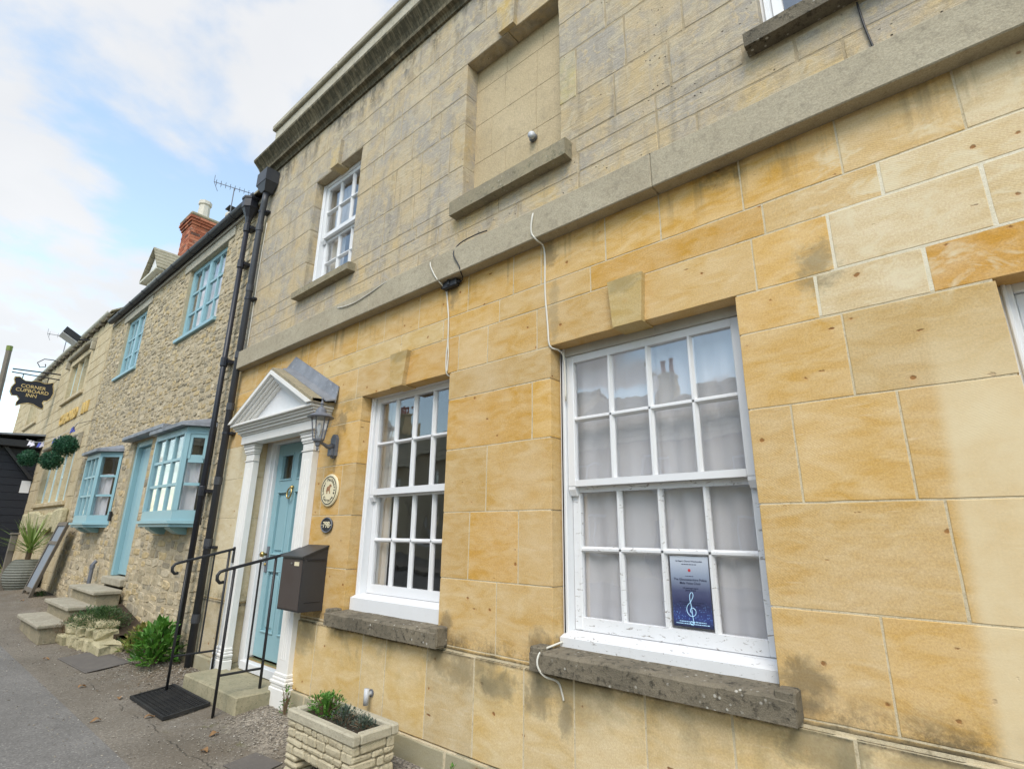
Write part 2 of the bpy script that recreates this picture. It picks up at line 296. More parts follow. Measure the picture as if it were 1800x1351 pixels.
MT['whitegutter'] = mk_paint('off_white_gutter', (0.55, 0.53, 0.45, 1), (0.2, 0.19, 0.15, 1), 0.5, 0.6)
MT['potclay'] = mk_paint('grey_green_glaze', (0.15, 0.155, 0.13, 1), (0.28, 0.27, 0.23, 1), 0.5, 0.6)
MT['terracotta'] = mk_paint('terracotta', (0.36, 0.13, 0.08, 1), amt=0.3, rough=0.85)
MT['chimneypot'] = mk_paint('buff_chimney_pot', (0.56, 0.53, 0.46, 1), (0.2, 0.18, 0.15, 1), 0.4, 0.9)
MT['roomwall'] = mk_paint('room_plaster', (0.36, 0.35, 0.33, 1), amt=0.1, rough=0.9)
def mk_metal(name, col, rough):
    n = NB(name); p = n.pos(); f = n.noise(p, 30, 4, 0.6)
    return n.bsdf(n.mix(n.ramp(f, [(0.4, 0.0), (0.7, 0.5)]), col, tuple(q * 0.55 for q in col[:3]) + (1,)), rough, n.bump(f, 0.1, 0.003), metal=1.0)
MT['brass'] = mk_metal('aged_brass', (0.55, 0.40, 0.16, 1), 0.35); MT['alu'] = mk_metal('dull_aluminium', (0.5, 0.5, 0.5, 1), 0.4)
def mk_lead():
    n = NB('lead_sheet'); p = n.pos(); a = n.noise(p, 5, 4, 0.6); st = n.noise(n.scale(p, (3, 3, 3)), 9, 4, 0.7, 1.0)
    c = n.mix(n.ramp(a, [(0.35, 0.0), (0.65, 1.0)]), (0.16, 0.17, 0.19, 1), (0.25, 0.265, 0.29, 1))
    c = n.mix(n.ramp(st, [(0.6, 0.0), (0.72, 0.6)]), c, (0.46, 0.48, 0.51, 1))
    return n.bsdf(c, 0.55, n.bump(a, 0.4, 0.02), metal=0.25, spec=0.4)
MT['lead'] = mk_lead()
def mk_glass(name, tint=(0.965, 0.965, 0.97, 1), wav=0.03):
    n = NB(name); p = n.pos()
    tr = n.n('BsdfTransparent'); tr.inputs[0].default_value = tint
    gl = n.n('BsdfGlossy'); gl.inputs['Roughness'].default_value = 0.015; gl.inputs['Color'].default_value = (1, 1, 1, 1)
    g_ = n.n('NewGeometry'); dp_ = n.n('VectorMath'); dp_.operation = 'DOT_PRODUCT'; n.t.links.new(g_.outputs['Normal'], dp_.inputs[0]); n.t.links.new(g_.outputs['Incoming'], dp_.inputs[1])
    ci = n.math('ABSOLUTE', dp_.outputs['Value'])
    fr_ = n.math('ADD', n.mul(n.math('POWER', n.math('SUBTRACT', 1.0, ci), 5.0), 0.88), 0.105)
    b = n.bump(n.noise(n.scale(p, (1, 1, 0.6)), 4.5, 2, 0.5), wav, 0.05)
    n.t.links.new(b, gl.inputs['Normal'])
    mx = n.n('MixShader'); n.t.links.new(n.math('MINIMUM', fr_, 1.0), mx.inputs[0])
    n.t.links.new(tr.outputs[0], mx.inputs[1]); n.t.links.new(gl.outputs[0], mx.inputs[2]); n.t.links.new(mx.outputs[0], n.out.inputs[0]); return n.m
MT['glass'] = mk_glass('window_glass')
def mk_curtain(name, col, tr=0.35, alpha=0.0):
    n = NB(name); p = n.pos()
    d = n.n('BsdfDiffuse'); t = n.n('BsdfTranslucent'); d.inputs[0].default_value = col; t.inputs[0].default_value = col
    wv = n.noise(n.scale(p, (60, 1, 60)), 6, 2, 0.6)
    cc = n.mix(n.mul(wv, 0.22), col, tuple(q * 0.55 for q in col[:3]) + (1,)); n.t.links.new(cc, d.inputs[0])
    mx = n.n('MixShader'); mx.inputs[0].default_value = tr; n.t.links.new(d.outputs[0], mx.inputs[1]); n.t.links.new(t.outputs[0], mx.inputs[2])
    tp = n.n('BsdfTransparent'); m2 = n.n('MixShader'); m2.inputs[0].default_value = alpha
    n.t.links.new(mx.outputs[0], m2.inputs[1]); n.t.links.new(tp.outputs[0], m2.inputs[2]); n.t.links.new(m2.outputs[0], n.out.inputs[0]); return n.m
MT['net'] = mk_curtain('net_curtain', (0.90, 0.90, 0.925, 1), 0.25, 0.03)
MT['net2'] = mk_curtain('lined_curtain', (0.74, 0.72, 0.66, 1), 0.2, 0.0)
def mk_leaf(name, c1, c2, c3):
    n = NB(name); i = n.island()
    c = n.ramp(i, [(0.0, c1), (0.55, c2), (1.0, c3)])
    d = n.n('BsdfPrincipled'); n.t.links.new(c, d.inputs['Base Color']); d.inputs['Roughness'].default_value = 0.5; d.inputs['Specular IOR Level'].default_value = 0.35
    t = n.n('BsdfTranslucent'); n.t.links.new(n.hsv(c, 0.49, 1.1, 1.3), t.inputs[0])
    mx = n.n('MixShader'); mx.inputs[0].default_value = 0.25; n.t.links.new(d.outputs[0], mx.inputs[1]); n.t.links.new(t.outputs[0], mx.inputs[2])
    n.t.links.new(mx.outputs[0], n.out.inputs[0]); return n.m
MT['leaf'] = mk_leaf('fresh_green_leaf', (0.045, 0.13, 0.02, 1), (0.085, 0.22, 0.035, 1), (0.16, 0.32, 0.07, 1))
MT['leaf_dark'] = mk_leaf('dull_green_leaf', (0.03, 0.07, 0.025, 1), (0.06, 0.12, 0.04, 1), (0.11, 0.17, 0.06, 1))
MT['leaf_yel'] = mk_leaf('yellow_green_leaf', (0.10, 0.16, 0.03, 1), (0.2, 0.26, 0.06, 1), (0.3, 0.22, 0.08, 1))
MT['leaf_box'] = mk_leaf('artificial_box_leaf', (0.008, 0.045, 0.022, 1), (0.02, 0.09, 0.045, 1), (0.07, 0.17, 0.09, 1))
MT['leaf_grey'] = mk_leaf('blue_grey_leaf', (0.05, 0.08, 0.055, 1), (0.09, 0.13, 0.095, 1), (0.15, 0.15, 0.13, 1))
MT['strap'] = mk_leaf('strap_leaf', (0.13, 0.22, 0.05, 1), (0.22, 0.32, 0.09, 1), (0.36, 0.42, 0.16, 1))
MT['drystem'] = mk_leaf('dry_stems', (0.13, 0.09, 0.05, 1), (0.2, 0.14, 0.085, 1), (0.27, 0.2, 0.13, 1))
MT['dryleaf'] = mk_leaf('dry_leaf', (0.26, 0.12, 0.045, 1), (0.30, 0.17, 0.075, 1), (0.26, 0.2, 0.12, 1))
MT['soil'] = mk_stone('dark_soil', (0.035, 0.026, 0.018, 1), (0.07, 0.052, 0.036, 1), (0.015, 0.012, 0.01, 1), 0.6, 3.0)
def mk_pebble():
    n = NB('pebble'); i = n.island()
    c = n.ramp(i, [(0.0, (0.10, 0.09, 0.075, 1)), (0.4, (0.24, 0.21, 0.17, 1)), (0.85, (0.33, 0.30, 0.245, 1)), (1.0, (0.50, 0.47, 0.42, 1))])
    return n.bsdf(c, 0.9)
MT['pebble'] = mk_pebble()
def mk_tarmac(name, base, agg=1.0, wall=True, smooth=False):
    n = NB(name); p = n.pos(); x, y, z = n.xyz(p)
    a = n.noise(p, 1.1, 5, 0.6); f = n.noise(p, 70, 3, 0.75); v = n.voro(p, 95, 'F1', 'Color')
    vv = n.voro(p, 95); vc = n.xyz(v)[0]
    c = n.mix(n.ramp(a, [(0.3, 0.0), (0.7, 1.0)]), base, n.hsv(base, 0.5, 1.0, 1.35))
    c = n.mix(0.35 * agg, c, n.ramp(vc, [(0.0, 0.15), (1.0, 0.85)]), 'OVERLAY')
    c = n.mix(n.ramp(n.noise(p, 0.55, 4, 0.6, 0.5), [(0.46, 0.0), (0.62, 0.45)]), c, n.hsv(base, 0.5, 1.2, 0.66))
    br = n.mul(n.ramp(vc, [(0.90, 0.0), (0.93, 1.0)]), n.ramp(vv, [(0.30, 1.0), (0.42, 0.0)]))
    c = n.mix(n.mul(br, 0.55 * agg), c, (0.42, 0.40, 0.35, 1))
    if wall:
        m = n.mul(n.sstep(y, -1.25, -0.35), n.ramp(n.noise(p, 2.6, 5, 0.7, 0.4), [(0.40, 0.0), (0.60, 0.9)]))
        c = n.mix(m, c, (0.125, 0.10, 0.07, 1))
        mo = n.mul(n.sstep(y, -1.1, -0.3), n.ramp(n.noise(p, 6.5, 4, 0.7), [(0.6, 0.0), (0.7, 0.7)]))
        c = n.mix(mo, c, (0.10, 0.10, 0.03, 1))
        gm = n.mul(n.sstep(n.math('ADD', y, n.mul(n.math('SUBTRACT', n.noise(p, 3.4, 4, 0.65), 0.5), 0.7)), -0.62, -0.30), n.math('ADD', n.mul(n.sstep(x, -5.0, -4.6), .8), n.mul(n.sstep(x, -6.0, -6.4), .75)))
        gc = n.mix(n.sstep(x, -6.4, -5.0), (0.165, 0.135, 0.10, 1), (0.30, 0.265, 0.215, 1))
        gc = n.mix(0.7, gc, n.ramp(n.xyz(n.voro(p, 60, 'F1', 'Color'))[1], [(0.0, 0.05), (1.0, 0.95)]), 'OVERLAY')
        c = n.mix(gm, c, gc)
        # long crack
        cr_ = n.math('ABSOLUTE', n.math('SUBTRACT', n.math('ADD', y, n.mul(n.math('SUBTRACT', n.noise(n.scale(p, (1, 0, 0)), 3.0, 4, 0.6), 0.5), 0.22)), -0.86))
        c = n.mix(n.mul(n.ramp(cr_, [(0.003, 0.7), (0.008, 0.0)]), n.mul(n.sstep(x, -8.0, -7.0), n.ramp(n.noise(p, 5, 3), [(0.42, 0.0), (0.55, 1.0)]))), c, (0.03, 0.027, 0.022, 1))
    h = n.math('ADD', n.mul(f, 0.7 * agg), n.mul(n.math('SUBTRACT', 1.0, vv), 0.7 * agg))
    return n.bsdf(c, 0.9, n.bump(h, 0.5 if not smooth else 0.25, 0.006), spec=0.2)
MT['tarmac'] = mk_tarmac('old_tarmac', (0.162, 0.142, 0.115, 1))
MT['patch'] = mk_tarmac('trench_tarmac', (0.155, 0.146, 0.134, 1), 0.9, False, True)
MT['road'] = mk_tarmac('road_tarmac', (0.07, 0.07, 0.07, 1), 0.8, False)
MT['land'] = mk_tarmac('distant_ground', (0.12, 0.13, 0.08, 1), 0.3, False)
MT['gravelly'] = mk_tarmac('gravel_bed', (0.27, 0.24, 0.195, 1), 1.3, False)
def mk_brick():
    n = NB('red_brick'); i = n.island(); p = n.pos()
    c = n.ramp(i, [(0.0, (0.25, 0.075, 0.04, 1)), (0.5, (0.36, 0.12, 0.065, 1)), (0.85, (0.42, 0.17, 0.10, 1)), (1.0, (0.10, 0.05, 0.04, 1))])
    c = n.mix(n.ramp(n.noise(p, 3.5, 5, 0.7), [(0.58, 0.0), (0.68, 0.7)]), c, (0.05, 0.04, 0.035, 1))
    c = n.mix(n.ramp(n.noise(p, 9, 4, 0.7), [(0.6, 0.0), (0.72, 0.6)]), c, (0.45, 0.40, 0.33, 1))
    return n.bsdf(c, 0.92, n.bump(n.noise(p, 50, 3), 0.4, 0.005))
MT['brick'] = mk_brick()
def mk_poster():
    n = NB('poster_print'); o = n.n('TexCoord').outputs['Generated']; x, y, z = n.xyz(o)
    c = n.ramp(z, [(0.0, (0.005, 0.007, 0.03, 1)), (0.12, (0.02, 0.035, 0.17, 1)), (0.30, (0.015, 0.018, 0.07, 1)), (0.5, (0.06, 0.07, 0.14, 1)), (0.72, (0.26, 0.31, 0.40, 1)), (1.0, (0.55, 0.60, 0.67, 1))])
    q = n.noise(n.scale(o, (1.5, 1, 4)), 3, 4, 0.6); c = n.mix(n.mul(q, 0.12), c, (0.3, 0.34, 0.5, 1))
    vd = n.voro(n.scale(o, (30, 1, 42)), 1.0); vm = n.mul(n.ramp(vd, [(0.12, 1.0), (0.28, 0.0)]), n.mul(n.sstep(z, 0.38, 0.22), n.sstep(z, 0.04, 0.1)))
    c = n.mix(vm, c, (0.25, 0.5, 0.95, 1))
    return n.bsdf(c, 0.35, spec=0.5)
MT['poster'] = mk_poster()
MT['cyan'] = mk_paint('pale_cyan_print', (0.45, 0.72, 0.95, 1), amt=0.0)
MT['navy'] = mk_paint('navy_print', (0.02, 0.025, 0.06, 1), amt=0.0)
MT['redprint'] = mk_paint('red_print', (0.5, 0.04, 0.04, 1), amt=0.0)
MT['flagblue'] = mk_paint('bunting_blue', (0.05, 0.06, 0.3, 1), amt=0.0); MT['flagpale'] = mk_paint('bunting_pale', (0.66, 0.62, 0.68, 1), amt=0.0)

# ------------------------------------------------------------------ mesh helpers
WL = {}                              # world location of every Empty / part origin, by object name
def cube_faces(): return [(0, 3, 2, 1), (4, 5, 6, 7), (0, 1, 5, 4), (1, 2, 6, 5), (2, 3, 7, 6), (3, 0, 4, 7)]
class MB:
    def __init__(s): s.v = []; s.f = []; s.c = []
    def add(s, vs, fs, col=None):
        o = len(s.v); s.v += [tuple(q) for q in vs]; s.f += [tuple(i + o for i in f) for f in fs]
        if col is not None: s.c += [col] * len(fs)
        return s
    def box(s, x0, x1, y0, y1, z0, z1, col=None):
        return s.add([(x0, y0, z0), (x1, y0, z0), (x1, y1, z0), (x0, y1, z0), (x0, y0, z1), (x1, y0, z1), (x1, y1, z1), (x0, y1, z1)], cube_faces(), col)
    def cbox(s, x0, x1, y0, y1, z0, z1, c=0.004, jit=0.0, col=None, rnd=R):
        c = min(c, (x1 - x0) * .4, (y1 - y0) * .4, (z1 - z0) * .4)
        vs = []; ids = {}
        for ix, sx in ((0, 1), (1, -1)):
            for iy, sy in ((0, 1), (1, -1)):
                for iz, sz in ((0, 1), (1, -1)):
                    X = (x0, x1)[ix]; Y = (y0, y1)[iy]; Z = (z0, z1)[iz]
                    j = lambda: rnd.uniform(-jit, jit) if jit else 0
                    a = j(); b = j(); d = j()
                    for ax in range(3):
                        p = [X + sx * c + a, Y + sy * c * .9, Z + sz * c + d]
                        p[ax] = (X + a * .3, Y + abs(b) * .5, Z + d * .3)[ax]
                        ids[(ix, iy, iz, ax)] = len(vs); vs.append(p)
        fs = []
        g = lambda ix, iy, iz, ax: ids[(ix, iy, iz, ax)]
        fs += [(g(0,0,0,0), g(0,0,1,0), g(0,1,1,0), g(0,1,0,0)), (g(1,0,0,0), g(1,1,0,0), g(1,1,1,0), g(1,0,1,0))]
        fs += [(g(0,0,0,1), g(1,0,0,1), g(1,0,1,1), g(0,0,1,1)), (g(0,1,0,1), g(0,1,1,1), g(1,1,1,1), g(1,1,0,1))]
        fs += [(g(0,0,0,2), g(0,1,0,2), g(1,1,0,2), g(1,0,0,2)), (g(0,0,1,2), g(1,0,1,2), g(1,1,1,2), g(0,1,1,2))]
        for a in (0, 1):
            for b in (0, 1):
                fs.append((g(0,a,b,1), g(0,a,b,2), g(1,a,b,2), g(1,a,b,1)) if (a + b) % 2 == 0 else (g(0,a,b,1), g(1,a,b,1), g(1,a,b,2), g(0,a,b,2)))
                fs.append((g(a,0,b,0), g(a,1,b,0), g(a,1,b,2), g(a,0,b,2)) if (a + b) % 2 == 0 else (g(a,0,b,0), g(a,0,b,2), g(a,1,b,2), g(a,1,b,0)))
                fs.append((g(a,b,0,0), g(a,b,0,1), g(a,b,1,1), g(a,b,1,0)) if (a + b) % 2 == 0 else (g(a,b,0,0), g(a,b,1,0), g(a,b,1,1), g(a,b,0,1)))
        for a in (0, 1):
            for b in (0, 1):
                for d in (0, 1): fs.append((g(a,b,d,0), g(a,b,d,1), g(a,b,d,2)))
        return s.add(vs, fs, col)
    def prism(s, poly, ax, a0, a1, col=None):
        # poly: 2-D outline in the two other axes (cyclic order y,z for x; x,z for y; x,y for z)
        n = len(poly)
        def pt(p, a): return (a, p[0], p[1]) if ax == 'x' else ((p[0], a, p[1]) if ax == 'y' else (p[0], p[1], a))
        vs = [pt(p, a0) for p in poly] + [pt(p, a1) for p in poly]
        fs = [tuple(range(n))[::-1], tuple(range(n, 2 * n))] + [(i, (i + 1) % n, n + (i + 1) % n, n + i) for i in range(n)]
        return s.add(vs, fs, col)
    def quadprism(s, a, b, c, d, off):
        # four corners and an offset vector giving thickness
        o = Vector(off); q = [Vector(t) for t in (a, b, c, d)]; q2 = [t + o for t in q]
        return s.add(q + q2, cube_faces())
    def tube(s, path, r, n=8, r2=None, cap=True):
        path = [Vector(p) for p in path]; m = len(path); rings = []
        prev = None
        for i, p in enumerate(path):
            d = (path[min(i + 1, m - 1)] - path[max(i - 1, 0)]).normalized()
            if prev is None: a = d.orthogonal().normalized()
            else:
                a = (prev - d * prev.dot(d)); a = a.normalized() if a.length > 1e-6 else d.orthogonal().normalized()
            prev = a; b = d.cross(a)
            rr = r[i] if hasattr(r, '__len__') else (r if r2 is None else r + (r2 - r) * i / max(1, m - 1))
            rings.append([p + (a * math.cos(2 * PI * k / n) + b * math.sin(2 * PI * k / n)) * rr for k in range(n)])
        vs = [v for g in rings for v in g]; fs = []
        for i in range(m - 1):
            for k in range(n): fs.append((i * n + k, i * n + (k + 1) % n, (i + 1) * n + (k + 1) % n, (i + 1) * n + k))
        if cap: fs += [tuple(range(n))[::-1], tuple(range((m - 1) * n, m * n))]
        return s.add(vs, fs)
    def lathe(s, prof, c, n=16, axis='z', sq=False):
        vs = []; m = len(prof)
        for r, h in prof:
            for k in range(n):
                t = 2 * PI * k / n + (PI / n if sq else 0)
                u, v = r * math.cos(t), r * math.sin(t)
                vs.append((c[0] + u, c[1] + v, c[2] + h) if axis == 'z' else ((c[0] + u, c[1] - h, c[2] + v) if axis == 'y' else (c[0] + h, c[1] + u, c[2] + v)))
        fs = [(i * n + k, i * n + (k + 1) % n, (i + 1) * n + (k + 1) % n, (i + 1) * n + k) for i in range(m - 1) for k in range(n)]
        fs += [tuple(range(n))[::-1], tuple(range((m - 1) * n, m * n))]
        return s.add(vs, fs)
    def leaf(s, p, d, up, L, W, fold=0.25, curl=0.2):
        d = d.normalized(); sd = d.cross(up); sd = sd.normalized() if sd.length > 1e-5 else Vector((1, 0, 0)); nn = sd.cross(d)
        m = p + d * L * .5; t = p + d * L - nn * L * curl
        return s.add([p, m + sd * W * .5 + nn * W * fold, t, m - sd * W * .5 + nn * W * fold, m], [(0, 1, 4), (1, 2, 4), (2, 3, 4), (3, 0, 4)])
    def mesh(s, name, smooth=False, origin=None):
        me = bpy.data.meshes.new(name); o = Vector(origin) if origin is not None else Vector((0, 0, 0))
        me.from_pydata([(v[0] - o.x, v[1] - o.y, v[2] - o.z) for v in s.v], [], s.f); me.update()
        if s.c:
            ca = me.color_attributes.new('Col', 'FLOAT_COLOR', 'CORNER'); k = 0
            for pi, pl in enumerate(me.polygons):
                for _ in pl.loop_indices: ca.data[k].color = s.c[pi]; k += 1
        if smooth: me.shade_smooth()
        bm = bmesh.new(); bm.from_mesh(me); bmesh.ops.recalc_face_normals(bm, faces=bm.faces); bm.to_mesh(me); bm.free()
        return me
    def centre(s):
        xs = list(zip(*s.v)); return Vector(((min(xs[0]) + max(xs[0])) / 2, (min(xs[1]) + max(xs[1])) / 2, min(xs[2])))
    def build(s, name, mat, parent=None, smooth=False, color=None):
        c = s.centre(); me = s.mesh(name, smooth, c); return place(name, me, mat, c, parent, color)
def place(name, me, mat, wloc, parent=None, color=None):
    o = bpy.data.objects.new(name, me); COL.objects.link(o)
    if mat is not None:
        if not me.materials: me.materials.append(MT[mat])
    wl = Vector(wloc)
    if parent is not None: o.parent = parent; o.location = wl - WL[parent.name]
    else: o.location = wl
    WL[o.name] = wl
    if color is not None: o.color = color
    return o
def thing(name, label, cat, loc, group=None):
    o = bpy.data.objects.new(name, None); COL.objects.link(o); o.location = loc; o.empty_display_size = 0.1
    WL[o.name] = Vector(loc); return tag(o, label, cat, group)
def tag(o, label, cat, group=None):
    o['label'] = label; o['category'] = cat
    if group: o['group'] = group
    return o
def node(name, loc, parent):          # an Empty that is a part holding sub-parts
    o = bpy.data.objects.new(name, None); COL.objects.link(o); o.parent = parent; o.location = Vector(loc) - WL[parent.name]; WL[o.name] = Vector(loc); o.empty_display_size = 0.1
    return o
def struct(o): o['kind'] = 'structure'; return o
def stuff(o): o['kind'] = 'stuff'; return o
def text_mesh(body, size, bold=0.0):
    cu = bpy.data.curves.new('t', 'FONT'); cu.body = body; cu.size = size; cu.align_x = 'CENTER'; cu.align_y = 'CENTER'; cu.offset = bold; cu.resolution_u = 3
    ob = bpy.data.objects.new('t', cu); COL.objects.link(ob); dg = bpy.context.evaluated_depsgraph_get(); dg.update()
    me = ob.evaluated_get(dg).to_mesh(); vs = [v.co.copy() for v in me.vertices]; fs = [tuple(p.vertices) for p in me.polygons]
    ob.evaluated_get(dg).to_mesh_clear(); bpy.data.objects.remove(ob); bpy.data.curves.remove(cu)
    return vs, fs
def put_text(mb, body, size, fn, bold=0.0, thick=0.0025):
    # fn maps (u, v, w) of the lettering plane to world; w is outward thickness
    vs, fs = text_mesh(body, size, bold); n = len(vs)
    mb.add([fn(v.x, v.y, thick) for v in vs], fs)
    # side walls
    ed = {}
    for f in fs:
        for i in range(len(f)):
            a, b = f[i], f[(i + 1) % len(f)]; ed[(a, b)] = ed.get((a, b), 0) + 1
    for (a, b) in list(ed):
        if (b, a) not in ed: mb.add([fn(vs[a].x, vs[a].y, 0), fn(vs[b].x, vs[b].y, 0), fn(vs[b].x, vs[b].y, thick), fn(vs[a].x, vs[a].y, thick)], [(0, 1, 2, 3)])
def wall_cells(mb, x0, x1, z0, z1, y0, y1, holes):
    xs = sorted({x0, x1, *[min(max(h[i], x0), x1) for h in holes for i in (0, 1)]}); zs = sorted({z0, z1, *[min(max(h[i], z0), z1) for h in holes for i in (2, 3)]})
    for a, b in zip(xs, xs[1:]):
        run = None
        for c, d in zip(zs, zs[1:]):
            hit = any(h[0] < (a + b) / 2 < h[1] and h[2] < (c + d) / 2 < h[3] for h in holes)
            if not hit: run = (run[0], d) if run else (c, d)
            if (hit or d == zs[-1]) and run: mb.box(a, b, y0, y1, run[0], run[1]); run = None
def ground_z(x, y):
    z = 0.04 * max(0.0, -10 - x) if x > -26 else 0.64
    t = min(1, max(0, (y + 0.75) / 0.6)); return z + (0.06 * t * t * (3 - 2 * t) if y <= 0.3 else 0.06)

# ------------------------------------------------------------------ ground
def sheet(name, xs, ys, dz, mat):
    mb = MB(); nx = len(xs); vs = [(x, y, ground_z(x, y) + dz) for y in ys for x in xs]
    fs = [(j * nx + i, j * nx + i + 1, (j + 1) * nx + i + 1, (j + 1) * nx + i) for j in range(len(ys) - 1) for i in range(nx - 1)]
    mb.add(vs, fs); return struct(mb.build(name, mat, None, True))
fr = lambda a, b, n: [a + (b - a) * i / n for i in range(n + 1)]
mb = MB(); mb.add([(-600, -600, -0.16), (600, -600, -0.16), (600, 600, -0.16), (-600, 600, -0.16)], [(0, 1, 2, 3)])
struct(mb.build('ground', 'land'))
sheet('pavement', [-60, -40, -30] + fr(-26, 9, 70) + [30], [-3.35, -2.9, -2.4, -1.9, -1.6, -1.4, -1.2] + fr(-1.0, 0.02, 17), 0.0, 'tarmac')
sheet('tarmac_strip', [-40, -30] + fr(-26, 6, 64), [-1.78, -1.62, -1.5, -1.4, -1.3, -1.19], 0.004, 'patch')
mb = MB()
for i in range(52):
    x0 = -44 + i * 1.0; z = ground_z(x0 + .5, -3.4); mb.cbox(x0 + .004, x0 + .996, -3.5, -3.352, z - 0.3, z + 0.004, 0.012)
struct(mb.build('kerb', 'slab'))
sheet('road', [-60, -40, -30] + fr(-26, 9, 20) + [30], [-9.5, -7, -5, -3.5], -0.12, 'road')
sheet('far_pavement', [-60, -40, -30] + fr(-26, 9, 20) + [30], [-13, -11, -9.5], 0.0, 'tarmac')
# ------------------------------------------------------------------ the ochre ashlar house
HX0, HX1 = -6.88, 4.6
house = thing('stone_house', 'ochre ashlar house with grey weathered upper storey, white sash windows and pedimented blue door', 'house', (-1.1, 0, 0))
OPEN = {'door': (-5.97, -4.90, 0.0, 2.45), 'w1': (-4.008, -2.87, 0.86, 2.655), 'w2': (-1.907, -0.745, 0.86, 2.655), 'w3': (0.22, 1.36, 0.86, 2.45),
        'u1': (-5.42, -4.47, 4.10, 5.58), 'u2': (-2.81, -1.81, 4.13, 5.62), 'u3': (-0.44, 0.52, 4.13, 5.62)}
E = 0.012
holes = [(o[0] - E, o[1] + E, o[2] - E, o[3] + E) for k, o in OPEN.items() if k != 'u2']
mb = MB(); wall_cells(mb, HX0 + .006, HX1, -0.1, 3.45, 0.0028, 0.34, [h for h in holes if h[3] < 3.5]); mb.build('wall', 'mortar', house)
mb = MB(); wall_cells(mb, HX0 + .006, HX1, 3.45, 6.5, 0.0045, 0.34, [h for h in holes if h[3] > 3.5] + [(-2.81 - E, -1.81 + E, 4.13 - E, 5.62 + E)])
mb.build('wall', 'mortar_up', house)
mb = MB(); mb.box(HX0 + .002, HX0 + .3, 0.345, 7.0, -0.1, 6.5); mb.box(HX1 - .3, HX1, 0.345, 7, -0.1, 6.5); mb.box(HX0 + .3, HX1 - .3, 6.7, 7, -0.1, 6.5); mb.build('wall', 'mortar_up', house)
mb = MB(); mb.box(HX0 + .2, HX1 - .1, 0.2, 6.9, 6.5, 6.62); mb.build('roof', 'lead', house)
# dark rooms behind the windows
for k in ('w1', 'w2', 'w3', 'u1', 'u3'):
    o = OPEN[k]; mb = MB(); x0, x1, z0, z1 = o[0] - .6, o[1] + .6, o[2] - .9, min(o[3] + .35, 3.3 if o[3] < 3.4 else 6.4)
    xa, xb = (x0, x1)
    for bx in ((xa, xb, 3.2, 3.25, z0, z1), (xa - .05, xa, 0.345, 3.2, z0, z1), (xb, xb + .05, 0.345, 3.2, z0, z1), (xa, xb, 0.345, 3.2, z0 - .05, z0), (xa, xb, 0.345, 3.2, z1, z1 + .05)): mb.box(*bx)
    mb.build('room', 'roomwall', house)

def shade(base, dv=0.08, ds=0.0, rnd=R):
    k = 1 + rnd.uniform(-dv, dv); w_ = rnd.uniform(-1, 1) * ds
    return (base[0] * k * (1 + w_ * .35), base[1] * k, base[2] * k * (1 - w_), 1)
OCH = (0.535, 0.36, 0.145); ORG = (0.53, 0.335, 0.115); PALE = (0.60, 0.475, 0.285); DIM = (0.51, 0.365, 0.165); CRM = (0.55, 0.465, 0.30)
UPG = (0.47, 0.39, 0.265); UPY = (0.50, 0.405, 0.255)
def block(x0, x1, z0, z1, y0=0.0, col=OCH, mat='ashlar', c=0.0022, jit=0.0, gap=0.0028, th=0.17, name='stone_block'):
    mb = MB(); a0, a1, b0, b1 = x0 + gap, x1 - gap, z0 + gap * .8, z1 - gap * .8; e = .0020 + jit * 0.8
    nx = 5 if x1 - x0 > .25 else 3; nz = 3; pts = []
    for k in range(nx): pts.append((a0 + (a1 - a0) * k / nx, b0, 0, 1))
    for k in range(nz): pts.append((a1, b0 + (b1 - b0) * k / nz, -1, 0))
    for k in range(nx): pts.append((a1 - (a1 - a0) * k / nx, b1, 0, -1))
    for k in range(nz): pts.append((a0, b1 - (b1 - b0) * k / nz, 1, 0))
    n = len(pts); mid = ((a0 + a1) / 2, (b0 + b1) / 2); bk, f1, f2 = [], [], []
    for i, (px_, pz_, dx_, dz_) in enumerate(pts):
        o = R.uniform(0, e) * (1.8 if R.random() < .12 else 1); qx, qz = px_ + dx_ * o, pz_ + dz_ * o
        if i in (0, nx, nx + nz, 2 * nx + nz): qx += (mid[0] - qx) / max(abs(mid[0] - qx), .01) * e * .7; qz += (mid[1] - qz) / max(abs(mid[1] - qz), .01) * e * .7
        sx_ = 1 if qx < mid[0] else -1; sz_ = 1 if qz < mid[1] else -1
        cx_ = sx_ * c if (dx_ or i in (0, nx, nx + nz, 2 * nx + nz)) else 0; cz_ = sz_ * c if (dz_ or i in (0, nx, nx + nz, 2 * nx + nz)) else 0
        bk.append((px_, th, pz_)); f1.append((qx, y0 + c * .8, qz)); f2.append((qx + cx_, y0 + R.uniform(0, jit * .4), qz + cz_))
    fs = [(i, (i + 1) % n, n + (i + 1) % n, n + i) for i in range(n)] + [(n + i, n + (i + 1) % n, 2 * n + (i + 1) % n, 2 * n + i) for i in range(n)] + [tuple(range(2 * n, 3 * n))]
    mb.add(bk + f1 + f2, fs); o = mb.build(name, mat, house, False, col)
    if mat == 'weathered': o.rotation_euler = (math.radians(R.uniform(-.25, .25)), 0, math.radians(R.uniform(-.12, .12)))
    return o
